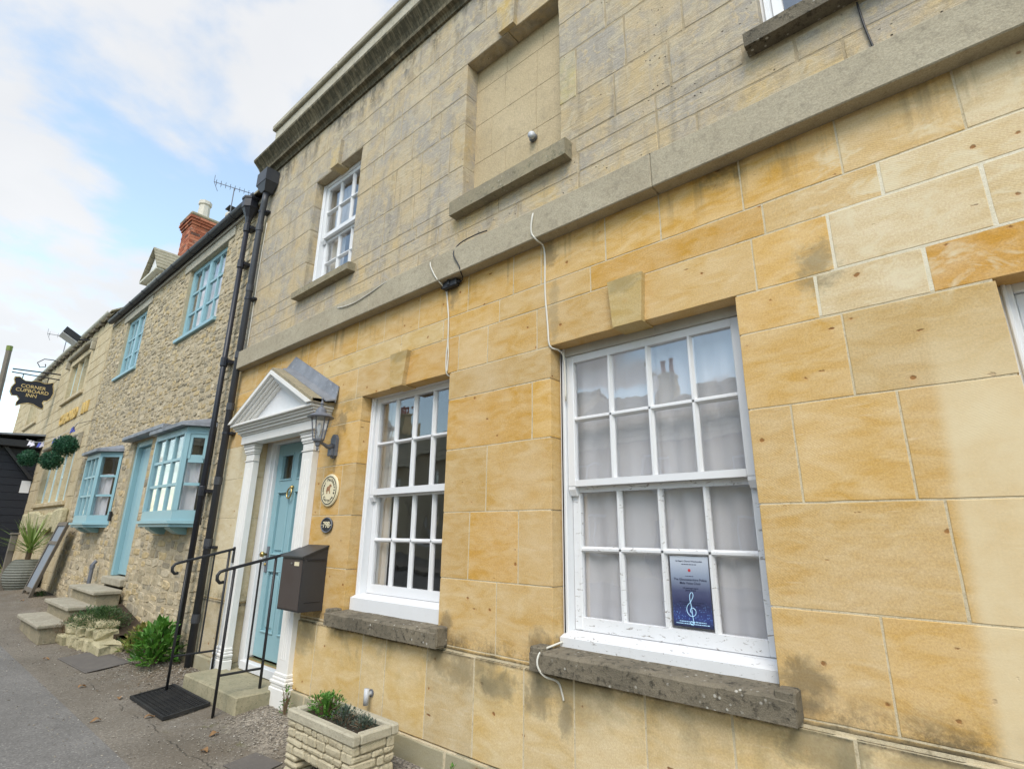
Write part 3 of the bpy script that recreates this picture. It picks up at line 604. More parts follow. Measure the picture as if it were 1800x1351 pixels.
def course(z0, z1, segs, spec=None, **kw):
    for xs in segs:
        for i, (a, b) in enumerate(zip(xs, xs[1:])):
            col = None
            for (sa, sb, cc) in (spec or []):
                if sa <= (a + b) / 2 <= sb: col = shade(cc, 0.03)
            if col is None: col = shade(kw.get('base', OCH), 0.07, 0.14) if kw.get('mat') is None else shade(kw['base'], 0.045, 0.06)
            k = {q: v for q, v in kw.items() if q != 'base'}
            if z0 > 2.4 and z1 < 3.3 and a > -.4: k['gap'] = 0.0055
            block(a, b, z0, z1, y0=k.get('y', 0.0) + R.uniform(0, 0.0015), col=col, **{q: v for q, v in k.items() if q != 'y'})
def fill(a, b, n, j=0.12):
    return [a] + [a + (b - a) * (i + R.uniform(-j, j)) / n for i in range(1, n)] + [b]
D0, D1 = OPEN['door'][:2]; A0, A1 = OPEN['w1'][:2]; B0, B1 = OPEN['w2'][:2]; C0, C1 = OPEN['w3'][:2]
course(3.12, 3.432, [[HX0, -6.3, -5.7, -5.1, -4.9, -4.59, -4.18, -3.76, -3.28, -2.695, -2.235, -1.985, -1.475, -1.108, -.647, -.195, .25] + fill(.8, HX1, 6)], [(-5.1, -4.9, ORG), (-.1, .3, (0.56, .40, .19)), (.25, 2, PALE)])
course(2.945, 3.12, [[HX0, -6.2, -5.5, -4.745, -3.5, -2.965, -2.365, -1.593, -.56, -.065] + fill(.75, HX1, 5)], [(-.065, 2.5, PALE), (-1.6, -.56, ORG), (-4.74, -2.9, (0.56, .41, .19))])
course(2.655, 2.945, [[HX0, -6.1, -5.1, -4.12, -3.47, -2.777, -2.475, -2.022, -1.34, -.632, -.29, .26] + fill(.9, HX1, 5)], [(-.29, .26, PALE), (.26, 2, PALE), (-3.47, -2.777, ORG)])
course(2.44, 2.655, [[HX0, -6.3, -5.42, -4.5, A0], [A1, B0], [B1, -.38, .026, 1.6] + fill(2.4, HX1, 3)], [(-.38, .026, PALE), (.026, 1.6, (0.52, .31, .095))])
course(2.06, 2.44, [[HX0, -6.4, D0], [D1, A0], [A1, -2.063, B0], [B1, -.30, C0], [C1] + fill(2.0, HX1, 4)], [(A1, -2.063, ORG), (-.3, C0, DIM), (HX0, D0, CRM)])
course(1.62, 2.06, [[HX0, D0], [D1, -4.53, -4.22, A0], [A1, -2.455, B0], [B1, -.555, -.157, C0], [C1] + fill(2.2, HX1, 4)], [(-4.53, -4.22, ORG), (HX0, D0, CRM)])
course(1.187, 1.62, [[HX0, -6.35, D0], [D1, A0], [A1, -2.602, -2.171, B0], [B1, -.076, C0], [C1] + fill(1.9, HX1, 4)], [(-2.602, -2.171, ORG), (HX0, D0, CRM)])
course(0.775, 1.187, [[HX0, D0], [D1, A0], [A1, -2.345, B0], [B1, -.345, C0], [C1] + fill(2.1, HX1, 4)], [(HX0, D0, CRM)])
course(0.752, 0.775, [[HX0, D0], [D1, -4.2, A0 - .02], [A1 + .02, B0 - .02], [B1 + .02, C0 - .02], [C1 + .02, HX1]], base=DIM)
course(0.20, 0.745, [[D1, -4.71, -4.35, -3.68, -3.39, -2.945, -2.505, -2.11, -1.767, -1.36, -.948, -.49, .0] + fill(.45, HX1, 8)], base=(0.56, .425, .22), y=-0.016, c=0.004)
course(0.20, 0.752, [[HX0, -6.35, D0]], base=(0.45, 0.38, 0.25), y=-0.006)
for xs in ([D1, -4.4, -3.6, -2.72, -2.0, -1.3, -.6, .2, 1.0, 2.0, 3.0, HX1], [HX0, D0 + .02]):
    for a, b in zip(xs, xs[1:]): block(a, b, -0.08, 0.2, -0.034, shade((0.33, .30, .20), 0.06), c=0.01, jit=0.003)
mb = MB(); mb.box(D1 + .004, HX1 - .01, -.0132, .003, .205, .741); mb.box(D1 + .004, HX1 - .01, -.030, .003, -.05, .196); mb.build('mortar_bed', 'mortar', house)
mb = MB(); mb.box(-.40, C0 - .005, .0022, .004, 2.452, 2.65); mb.box(-.31, 1.5, .0022, .004, 2.651, 3.118); mb.build('lime_pointing', 'lime', house)
def keystone(xt0, xt1, xb0, xb1, z0, z1, mat, col):
    mb = MB(); mb.prism([(xb0, z0), (xb1, z0), (xt1, z1), (xt0, z1)], 'y', -0.042, 0.15); mb.build('keystone', mat, house, False, col)
keystone(-3.581, -3.352, -3.557, -3.396, 2.648, 2.947, 'ashlar', (0.47, .34, .15, 1)); keystone(-1.451, -1.222, -1.426, -1.243, 2.648, 2.947, 'ashlar', (0.46, .345, .15, 1))
keystone(.68, .91, .70, .88, 2.443, 2.657, 'ashlar', (0.46, .345, .15, 1))
U10, U11 = OPEN['u1'][:2]; U20, U21 = OPEN['u2'][:2]; U30, U31 = OPEN['u3'][:2]
up = dict(mat='weathered', c=0.005, jit=0.003, gap=0.0028)
course(3.66, 3.86, [[HX0, -6.1, -5.55, -4.9, -4.4, -3.9, -3.35, -2.75, -2.2, -1.66, -1.08, -.84, -.1] + fill(.6, HX1, 6)], base=UPY, **up)
course(3.86, 4.02, [[HX0, -6.3, -5.5, -4.7, -3.96, -3.1, -2.4, -1.66, -1.08, -.3, .4] + fill(1.1, HX1, 5)], base=UPY, **up)
course(4.02, 4.15, [[HX0, -6.0, -5.52], [-4.33, -3.94, -3.4, -2.88], [-1.68, -1.08, -.55], [.65] + fill(1.3, HX1, 4)], base=UPY, **up)
course(4.15, 4.505, [[HX0, -6.3, U10], [U11, -3.92, -3.467, U20], [U21, -1.36, -.968, U30], [U31] + fill(1.2, HX1, 5)], base=UPG, **up)
course(4.505, 4.94, [[HX0, -6.2, -5.75, U10], [U11, -4.19, -3.78, -3.39, -3.0, U20], [U21, -1.657, -1.26, -.86, U30], [U31] + fill(1.1, HX1, 6)], [(-1.81, -1.657, (0.50, .43, .24))], base=UPG, **up)
course(4.94, 5.26, [[HX0, -6.35, U10], [U11, -4.2, -3.55, -3.15, U20], [U21, -1.4, -.95, U30], [U31] + fill(1.3, HX1, 5)], base=UPG, **up)
course(5.26, 5.595, [[HX0, -6.25, -5.7, U10], [U11, -4.05, -3.76, -3.3, U20], [U21, -1.52, -1.0, U30], [U31] + fill(1.2, HX1, 5)], base=UPG, **up)
course(5.595, 5.95, [[HX0, -6.3, -5.6, -4.98, -4.2, -3.768, -3.2, -2.32, -1.5, -.95, .04, .9] + fill(1.6, HX1, 4)], base=UPG, **up)
course(5.95, 6.37, [[HX0, -6.1, -5.28, -4.62, -4.0, -3.3, -2.6, -1.95, -1.25, -.45, .3] + fill(1.0, HX1, 5)], base=UPG, **up)
keystone(-5.084, -4.875, -5.052, -4.891, 5.57, 5.90, 'weathered', (0.50, .40, .23, 1)); keystone(-2.43, -2.215, -2.40, -2.235, 5.61, 5.93, 'weathered', (0.52, .40, .2, 1)); keystone(-.07, .15, -.04, .12, 5.61, 5.93, 'weathered', (0.48, .38, .22, 1))
# string course, cornice, parapet
for a, b in ((HX0 + .1, -3.9), (-3.9, -1.1), (-1.1, 1.9), (1.9, HX1)): mb = MB(); mb.cbox(a, b - .002, -0.095, 0.02, 3.425, 3.657, 0.006); mb.build('string_course', 'string', house)
prof = [(0.02, 6.355), (-.022, 6.355), (-.026, 6.375), (-.045, 6.40), (-.088, 6.412), (-.092, 6.452), (-.070, 6.462), (-.078, 6.485), (-.105, 6.53), (-.15, 6.575), (-.182, 6.605), (-.186, 6.635), (-.16, 6.65), (0.02, 6.675)]
mb = MB(); xs = [HX0 - .17, -5.6, -4.3, -3.0, -1.7, -.4, .9, 2.2, 3.5, HX1]
for a, b in zip(xs, xs[1:]): mb = MB(); mb.prism(prof, 'x', a, b - .004); mb.build('cornice', 'cornice', house)
mb = MB(); xs = [HX0, -5.2, -3.7, -2.1, -.6, .9, 2.4, HX1]
for a, b in zip(xs, xs[1:]):
    mb = MB(); mb.cbox(a, b - .004, -0.012, .26, 6.66, 7.158, 0.006); mb.build('parapet', 'parapet', house)
    mb = MB(); mb.cbox(a - (.04 if a == HX0 else 0), b - .004, -0.055, .3, 7.16, 7.25, 0.014); mb.build('coping_stone', 'slab', house)
# blind window: rendered panel scored into blocks, each a slab of its own
zs = [4.10, 4.59, 4.99, 5.365, 5.68]
rows = [[-2.84, -2.45, -2.12, -1.78], [-2.84, -2.62, -2.13, -1.78], [-2.84, -2.47, -2.12, -1.78], [-2.84, -2.45, -2.05, -1.78]]
for (za, zb), xs in zip(zip(zs, zs[1:]), rows):
    for a, b in zip(xs, xs[1:]):
        mb = MB(); mb.cbox(a + .001, b - .001, 0.135, 0.2, za + .001, zb - .001, 0.002); mb.build('panel', 'blind', house)
# stone sills
def sill(x0, x1, z0, z1, y0, mat, stool=True):
    mb = MB(); n = 14; yb = 0.13
    prof_ = lambda k: 0.0
    xs = fr(x0, x1, n)
    for a, b in zip(xs, xs[1:]): pass
    vs = []
    for i, x in enumerate(xs):
        j = 0.006 * mnoise.noise(Vector((x * 9, z0, 1))) - (0.010 * max(0, mnoise.noise(Vector((x * 4, 5, 2))))); e = 0.004 * mnoise.noise(Vector((x * 7, 2, 8)))
        vs += [(x, yb, z0), (x, y0 + e, z0 + j * .3), (x, y0 + e - .002, z1 - .018 + j), (x, y0 + .016 + e, z1 - .006 + j), (x, yb, z1 + .012)]
    fs = [(i * 5 + k, i * 5 + (k + 1) % 5, (i + 1) * 5 + (k + 1) % 5, (i + 1) * 5 + k) for i in range(n) for k in range(5)] + [(0, 1, 2, 3, 4), tuple(range(n * 5, n * 5 + 5))[::-1]]
    mb.add(vs, fs)
    if stool:
        for a, b in ((x0 - .004, x0 + .085), (x1 - .075, x1 + .004)): mb.cbox(a, b, y0 + .004, 0.006, z0 + .004, z1 + .016, 0.008, 0.003)
    return mb.build('window_sill', mat, house)
sill(-4.11, -2.775, 0.765, 0.872, -0.10, 'sill'); sill(-2.0, -0.665, 0.762, 0.868, -0.10, 'sill'); sill(0.12, 1.46, 0.765, 0.87, -0.10, 'sill')
sill(-5.50, -4.36, 4.025, 4.115, -0.085, 'sill_up', False); sill(-2.87, -1.71, 3.99, 4.135, -0.085, 'sill_up', False); sill(-0.52, 0.60, 4.045, 4.15, -0.085, 'sill', False)

# ------------------------------------------------------------------ sash windows
def sash(win, x0, x1, z0, z1, y, xs, zs, mat, bar=0.020, th=0.042, horn=0):
    mb = MB()
    mb.cbox(x0, xs[0], y, y + th, z0, z1, 0.004); mb.cbox(xs[-1], x1, y, y + th, z0, z1, 0.004)
    mb.box(xs[0], xs[-1], y + .002, y + th, z0, zs[0]); mb.box(xs[0], xs[-1], y + .002, y + th, zs[-1], z1)
    for a in xs[1:-1]: mb.prism([(a - bar / 2, y + .012), (a - bar * .9, y + .03), (a - bar * .9, y + th - .004), (a + bar * .9, y + th - .004), (a + bar * .9, y + .03), (a + bar / 2, y + .012), (a + bar * .3, y + .003), (a - bar * .3, y + .003)], 'z', zs[0], zs[-1])
    for a in zs[1:-1]: mb.prism([(y + .013, a - bar / 2), (y + .003, a - bar * .3), (y + .003, a + bar * .3), (y + .013, a + bar / 2), (y + .03, a + bar * .9), (y + th - .005, a + bar * .9), (y + th - .005, a - bar * .9), (y + .03, a - bar * .9)], 'x', xs[0], xs[-1])
    if horn:
        for a, b in ((x0 + .002, xs[0] - .004), (xs[-1] + .004, x1 - .002)):
            mb.prism([(y + .002, z0), (y + .002, z0 - horn * .35), (y + th * .5, z0 - horn), (y + th, z0 - horn), (y + th, z0)], 'x', a, b)
    mb.build('sash', mat, win)
    for a, b in zip(xs, xs[1:]):
        for c, d in zip(zs, zs[1:]):
            g = MB(); g.box(a, b, y + .024, y + .027, c, d); o = g.build('pane', 'glass', win)
            o.rotation_euler = (math.radians(R.uniform(-.45, .45)), 0, math.radians(R.uniform(-.45, .45)))
def sash_window(key, gx, ztop, zbot, zmeet, fmat='white', smat='white', headmat=None, yf=0.105, sub=0.07, label=None):
    x0, x1, z0, z1 = OPEN[key]; cx = (x0 + x1) / 2
    win = node('window', (cx, yf, z0), house)
    if label: win['label'] = label
    fl = gx[0] - .055; frr = gx[-1] + .055
    for a, b, c, d in ((x0 - .01, fl, x0 + .012, fl - .018), (frr, x1 + .01, frr + .018, x1 - .012)):
        mb = MB(); mb.cbox(a, b, yf, yf + .13, z0 - .01, z1 + .01, 0.005); mb.cbox(c, d, yf - .012, yf + .02, z0, z1 - .002, 0.004); mb.build('frame', fmat, win)
    mb = MB(); mb.cbox(fl, frr, yf + .004, yf + .13, ztop[-1] + .048, z1 + .008, 0.004); mb.build('frame', headmat or fmat, win)
    # timber sub-sill, sloped
    mb = MB(); zt = zbot[0] - sub
    mb.prism([(yf - .05, z0 - .012), (yf - .05, zt - .028), (yf + .02, zt - .004), (yf + .14, zt), (yf + .14, z0 - .012)], 'x', x0 + .004, x1 - .004); mb.build('timber_sill', smat, win)
    sash(win, fl + .002, frr - .002, zmeet, ztop[-1] + .046, yf + .02, gx, ztop, fmat, horn=0.055)
    sash(win, fl + .002, frr - .002, zt + .001, zmeet + .042, yf + .066, gx, zbot, smat)
    return win
gx1 = [-3.905, -3.668, -3.426, -3.184, -2.965]
sash_window('w1', gx1, [1.842, 2.228, 2.598], [1.068, 1.42, 1.772], 1.79)
gx2 = [-1.822, -1.563, -1.308, -1.052, -0.818]
sash_window('w2', gx2, [1.80, 2.18, 2.555], [1.02, 1.395, 1.728], 1.762, smat='white_old', headmat='greytimber', label='large sash window with peeling white paint and greyed timber head')
sash_window('w3', [.32, .555, .79, 1.025, 1.26], [1.74, 2.06, 2.36], [1.05, 1.38, 1.69], 1.71)
sash_window('u1', [-5.325, -5.065, -4.81, -4.565], [4.885, 5.18, 5.50], [4.24, 4.52, 4.80], 4.835, sub=0.05)
sash_window('u3', [-.345, -.085, .175, .43], [4.90, 5.21, 5.53], [4.27, 4.55, 4.82], 4.855, sub=0.05)
def curtain(x0, x1, z0, z1, y, amp, wl, mat, label, group=None, taper=0.0):
    mb = MB(); n = max(12, int((x1 - x0) / 0.012)); m = 8; vs = []
    for j in range(m + 1):
        t = j / m
        for i in range(n + 1):
            u = i / n; x = x0 + (x1 - x0) * u + taper * t * (u - .5)
            ph = 2 * PI * x / wl + 1.3 * mnoise.noise(Vector((x * 5, 0, y * 9))) * 2
            vs.append((x, y + amp * math.sin(ph) * (0.6 + .5 * mnoise.noise(Vector((x * 3, 1, 4)))) + 0.008 * mnoise.noise(Vector((x * 4, t * 3, 2))), z0 + (z1 - z0) * (1 - t)))
    fs = [(j * (n + 1) + i, j * (n + 1) + i + 1, (j + 1) * (n + 1) + i + 1, (j + 1) * (n + 1) + i) for j in range(m) for i in range(n)]
    mb.add(vs, fs); return tag(mb.build('net_curtain' if mat == 'net' else 'curtain', mat, None, True), label, 'curtain', group)
curtain(-1.93, -1.30, .80, 2.72, .232, .012, .16, 'net', 'sheer white net curtain, left half of the large peeling sash window')
curtain(-1.31, -.70, .80, 2.72, .238, .013, .14, 'net', 'sheer white net curtain, right half of the large sash window behind the poster')
curtain(-4.05, -3.80, .80, 2.72, .25, .02, .11, 'net2', 'cream curtain drawn to the left inside the sash window beside the plaques')
curtain(-5.5, -5.05, 4.0, 5.62, .25, .02, .12, 'net2', 'cream curtain at the left inside the upper sash window')

# ------------------------------------------------------------------ door, surround, pediment
door = node('door', (-5.4, .17, .27), house); door['label'] = 'panelled duck-egg blue front door with two small panes'
LX0, LX1, LZ0, LZ1 = -5.815, -5.0, .275, 2.41
mb = MB(); cxm = (LX0 + LX1) / 2
for bx in ((LX0, LX0 + .095), (cxm - .045, cxm + .045), (LX1 - .095, LX1)): mb.cbox(bx[0], bx[1], .17, .215, LZ0, LZ1, 0.003)
for z0, z1 in ((LZ0, .50), (1.10, 1.24), (1.90, 2.01), (2.30, LZ1)): mb.box(LX0 + .09, LX1 - .09, .1715, .214, z0, z1)
mb.build('leaf', 'blue', door)
for a, b in ((LX0 + .095, cxm - .045), (cxm + .045, LX1 - .095)):
    for z0, z1 in ((.50, 1.10), (1.24, 1.90)):
        mb = MB(); mb.box(a, b, .192, .206, z0, z1); mb.cbox(a + .002, b - .002, .160, .195, z0 + .002, z0 + .022, .006); mb.cbox(a + .002, b - .002, .160, .195, z1 - .022, z1 - .002, .006)
        mb.cbox(a + .002, a + .022, .161, .195, z0 + .02, z1 - .02, .006); mb.cbox(b - .022, b - .002, .161, .195, z0 + .02, z1 - .02, .006)
        mb.cbox(a + .05, b - .05, .178, .195, z0 + .05, z1 - .05, .012); mb.build('panel', 'blue', door)
    mb = MB(); mb.box(a, b, .195, .199, 2.01, 2.30); mb.build('pane', 'glass', door)
    mb = MB()
    for bx in ((a, b, .162, .2, 2.01, 2.028), (a, b, .162, .2, 2.282, 2.30), (a, a + .018, .163, .2, 2.028, 2.282), (b - .018, b, .163, .2, 2.028, 2.282)): mb.cbox(*bx, .004)
    mb.build('glazing_bead', 'blue', door)
mb = MB(); mb.box(LX0 + .05, LX1 - .05, .216, .23, LZ0 + .05, 1.96); mb.box(LX0 - .1, LX1 + .1, .6, .63, .2, 2.6); mb.build('backing', 'roomwall', door)
mb = MB(); mb.tube([(cxm + .045 * math.sin(t) , .145 - .012 * abs(math.sin(t / 2)), 1.87 + .055 * math.cos(t)) for t in fr(0, 2 * PI, 20)], .0085, 8, cap=False)
mb.lathe([(.022, 0), (.022, .012), (.012, .03)], (cxm, .17, 1.93), 12, 'y'); mb.build('knocker', 'brass', door, True)
mb = MB(); mb.cbox(LX0 + .035, LX0 + .075, .155, .172, 1.07, 1.33, .004); mb.build('handle_plate', 'bluegreymetal', door)
mb = MB(); mb.lathe([(.012, 0), (.012, .03), (.026, .04), (.03, .055), (.022, .07)], (LX0 + .055, .158, 1.25), 14, 'y'); mb.build('handle', 'brass', door, True); mb = MB(); mb.lathe([(.012, 0), (.016, .012), (.008, .02)], (LX0 + .055, .158, 1.15), 10, 'y'); mb.build('keyhole', 'brass', door, True)
frm = node('door_frame', (-5.4, .1, .15), house)
mb = MB(); mb.cbox(D0 + .004, LX0 - .03, .10, .2, .17, 2.46, .004); mb.cbox(LX0 - .03, LX0 - .004, .135, .2, .27, 2.46, .004)
mb.cbox(LX1 + .03, D1 - .004, .10, .2, .17, 2.46, .004); mb.cbox(LX1 + .004, LX1 + .03, .135, .2, .27, 2.46, .004)
mb.cbox(LX0 - .03, LX1 + .03, .104, .2, LZ1 + .006, 2.47, .004); mb.build('jamb', 'white', frm)
mb = MB(); mb.cbox(LX0 - .03, LX1 + .03, .06, .2, .165, .245, .006); mb.build('threshold', 'white', frm)
mb = MB(); mb.cbox(LX0, LX1, .12, .169, .247, .262, .003); mb.build('weather_bar', 'brass', frm)
mb = MB(); mb.cbox(D0 - .01, D1 + .01, -0.02, .2, .02, .158, .006); mb.build('door_sill', 'step', frm)
mb = MB(); mb.box(D0 - .05, D0 + .001, .171, .3, 0, 2.5); mb.box(D1 - .001, D1 + .05, .171, .3, 0, 2.5); mb.build('reveal', 'mortar', frm)

sur = node('door_surround', (-5.33, 0, .05), house)
def pilaster(x0, x1, zb):
    mb = MB(); p = -.065
    mb.cbox(x0, x1, p, .002, zb + .26, 2.22, .004)
    for k in range(3):
        a = x0 + .045 + k * (x1 - x0 - .09) / 3; mb.cbox(a + .008, a + (x1 - x0 - .09) / 3 - .008, p - .004, p + .01, zb + .36, 2.14, .003)
    for (e, z0, z1, pr) in ((.009, 2.22, 2.235, .009), (.0, 2.235, 2.30, .0), (.010, 2.30, 2.32, .010), (.018, 2.32, 2.355, .018), (.028, 2.355, 2.385, .026), (.036, 2.385, 2.412, .032)):
        mb.cbox(x0 - e, x1 + e, p - pr, .001, z0, z1 - .001, .005)
    for (e, z0, z1, pr) in ((.034, zb - .02, zb + .15, .034), (.025, zb + .15, zb + .175, .025), (.033, zb + .175, zb + .205, .033), (.02, zb + .205, zb + .23, .02), (.011, zb + .23, zb + .262, .011)):
        mb.cbox(x0 - e, x1 + e, p - pr, .001, z0, z1 - .001, .007)
    mb.build('pilaster', 'white_stone', sur)
pilaster(-6.095, -5.90, .10); pilaster(-4.848, -4.655, .055)
mb = MB(); mb.cbox(-6.145, -4.545, -.125, .002, 2.413, 2.505, .003); mb.build('frieze', 'white_stone', sur)
mb = MB()
for e, z0, z1, pr in ((.015, 2.506, 2.525, .14), (.03, 2.526, 2.552, .165), (.048, 2.553, 2.575, .19), (.062, 2.576, 2.598, .21), (.078, 2.599, 2.625, .24)): mb.cbox(-6.145 - e, -4.545 + e, -pr, .001, z0, z1, .005)
mb.build('cornice', 'white_stone', sur)
AX, AZ, EL_, ER_, EZ = -5.345, 3.105, -6.245, -4.445, 2.632
sl_ = (AZ - EZ) / (AX - EL_)
def chevron(mb, o0, o1, y0, y1):
    # band between the raking lines lowered by o0 and o1
    for sg in (-1, 1):
        ex = EL_ if sg < 0 else ER_
        def xat(z, o): return AX + sg * (AZ - o - z) / sl_
        pts = [(AX, AZ - o0), (xat(EZ, o0), EZ), (xat(EZ, o1), EZ), (AX, AZ - o1)]
        mb.prism(pts if sg < 0 else pts[::-1], 'y', y0, y1)
mb = MB()
for o0, o1, y0 in ((0, .042, -.262), (.043, .07, -.235), (.071, .098, -.21), (.099, .122, -.18), (.123, .15, -.155)): chevron(mb, o0, o1, y0, -.001)
mb.build('raking_cornice', 'white_stone', sur)
mb = MB(); mb.prism([(EL_ + .29, 2.628), (ER_ - .29, 2.628), (AX, AZ - .148)], 'y', -.118, -.001); mb.build('tympanum', 'white', sur)
mb = MB()
for sg in (-1, 1):
    ex = EL_ if sg < 0 else ER_
    mb.quadprism((AX, -.25, AZ + .002), (ex + sg * .0, -.25, EZ + .002), (ex, .0, EZ + .03), (AX, 0, AZ + .03), (0, 0, .03))
    mb.cbox(min(ex, ex - sg * .03), max(ex, ex - sg * .03), -.245, 0.0, EZ + .004, EZ + .05, .008)
mb.build('roof_slab', 'sill_up', sur)
mb = MB()
for sg in (-1, 1):
    ex = AX + sg * .955; ez = AZ - .955 * sl_
    mb.quadprism((AX, -.045, AZ + .05), (ex, -.045, ez + .05), (ex - sg * .02, -.012, ez + .215), (AX, -.012, AZ + .215), (0, .010, 0))
    mb.quadprism((AX, -.135, AZ + .040), (ex, -.135, ez + .040), (ex, -.03, ez + .07), (AX, -.03, AZ + .07), (0, 0, .012))
mb.build('lead_flashing', 'lead', sur)

# ------------------------------------------------------------------ stone cottage next door
CX0, CX1 = -14.5, -6.89
cot = thing('stone_cottage', 'rubble stone cottage with pale blue bay windows, blue door and black gutter', 'cottage', (-10.7, 0, 0))
CH = [(-9.66, -8.09, 4.49, 5.82), (-13.28, -11.91, 4.49, 5.82), (-10.83, -9.90, 0.60, 2.93), (-8.95, -7.30, 1.55, 2.86), (-13.1, -11.42, 1.55, 2.88)]
mb = MB(); wall_cells(mb, CX0, CX1, -0.1, 6.06, 0.018, 0.4, CH); mb.build('wall', 'mortar_rub', cot)
mb = MB(); mb.box(CX0, CX0 + .3, .405, 6, -.1, 6.0); mb.box(CX0 + .3, CX1, 5.7, 6, -.1, 6.0)
mb.prism([(.02, 6.02), (5.98, 6.02), (3.0, 8.7)], 'x', CX0 + .004, CX0 + .3); mb.prism([(.02, 6.02), (5.98, 6.02), (3.0, 8.7)], 'x', CX1 - .25, CX1 - .002); mb.build('gable', 'mortar_rub', cot)
mb = MB()
for k in range(16):          # courses of stone slates on both slopes
    t0, t1 = k / 16, (k + 1.35) / 16
    for sg in (0, 1):
        y0, y1 = -.12 + 3.12 * t0, -.12 + 3.12 * min(t1, 1); z0, z1 = 6.05 + 2.75 * t0, 6.05 + 2.75 * min(t1, 1)
        if sg: y0, y1 = 6 - y0, 6 - y1
        mb.quadprism((CX0, y0, z0 + .03), (CX1, y0, z0 + .03), (CX1, y1, z1), (CX0, y1, z1), (0, 0, .035))
mb.build('roof', 'slate', cot)
# rubble stones
shapes = []
rr = random.Random(5)
for q in range(26):
    n = 8; a = []; b = []
    for k in range(n):
        t = 2 * PI * k / n + rr.uniform(-.12, .12); cx_, sz_ = math.cos(t), math.sin(t)
        m = 1 / max(abs(cx_), abs(sz_)) * rr.uniform(.74, 1.02); m = min(m, rr.uniform(1.12, 1.36))
        a.append((cx_ * m * .5, sz_ * m * .5)); e = rr.uniform(.80, .93); b.append((cx_ * m * .5 * e, sz_ * m * .5 * e, rr.uniform(.35, 1.0)))
    vs = [(x, 0.6, z) for x, z in a] + [(x * .97, -.35, z * .97) for x, z in a] + [(x, -h, z) for x, z, h in b] + [(rr.uniform(-.25, .25), -rr.uniform(.5, 1.1), rr.uniform(-.25, .25))]
    fs = [(k, (k + 1) % n, n + (k + 1) % n, n + k) for k in range(n)] + [(n + k, n + (k + 1) % n, 2 * n + (k + 1) % n, 2 * n + k) for k in range(n)] + [(2 * n + k, 2 * n + (k + 1) % n, 3 * n) for k in range(n)]
    shapes.append((vs, fs))
smesh = []
for vs, fs in shapes:
    t = MB(); t.add(vs, fs); me = t.mesh('rubble_stone', False); me.materials.append(MT['rubble']); smesh.append(me)
PAL = [(0.52, .43, .28), (0.50, .41, .265), (0.46, .385, .255), (0.55, .44, .26), (0.42, .36, .25), (0.53, .41, .22), (0.57, .485, .34), (0.37, .32, .23), (0.54, .455, .31)]
stones = []; z = 0.03
while z < 6.02:
    low = z < 2.9
    h = rr.uniform(.08, .15) if low else rr.uniform(.05, .105)
    x = CX1 - .01; h = min(h, 6.05 - z)
    while x > CX0:
        wd = rr.uniform(.12, .34) if low else rr.uniform(.08, .24)
        if rr.random() < .12: wd *= .5
        x0 = max(x - wd, CX0); cx_ = (x0 + x) / 2; cz = z + h / 2
        ok = (x - x0) > .05
        for (a, b, c, d) in CH + [(-13.5, -11.65, 5.82, 5.98), (-9.9, -7.85, 5.82, 5.98), (-11.1, -9.7, 2.93, 3.08)]:
            if x > a and x0 < b and z + h * .8 > c and z + h * .2 < d:
                if x0 < a - .06: x_ = a - .005; stones.append(((x0 + x_) / 2, cz, x_ - x0, h)); ok = False
                elif x > b + .06: x_ = b + .005; stones.append(((x_ + x) / 2, cz, x - x_, h)); ok = False
                else: ok = False
        if ok: stones.append((cx_, cz + rr.uniform(-.03, .03), x - x0, h * rr.uniform(.7, 1.2)))
        x = x0
    z += h
stones.sort(key=lambda s_: s_[2] * s_[3] / (s_[0] ** 2 + 6.5) ** 1.5, reverse=True)
mass = MB()
for i, (cx_, cz, wd, h) in enumerate(stones):
    k = rr.randrange(26); c = rr.choice(PAL); f_ = rr.uniform(.84, 1.06) * (.93 if cz > 2.9 else 1.0); col = (c[0] * f_, c[1] * f_, c[2] * f_, 1); dep = rr.uniform(.004, .016)
    if i < 300:
        o = bpy.data.objects.new('rubble_stone', smesh[k]); COL.objects.link(o); o.parent = cot; o.location = Vector((cx_, .018, cz)) - WL[cot.name]
        o.scale = (wd - .008, dep, h - .006); o.color = col; o.rotation_euler = (0, rr.uniform(-.12, .12), 0)
    else:
        mass.add([(cx_ + v[0] * (wd - .008), .018 + v[1] * dep, cz + v[2] * (h - .006)) for v in shapes[k][0]], shapes[k][1], col)
stuff(mass.build('rubble_stones', 'rubble_a', cot, False))
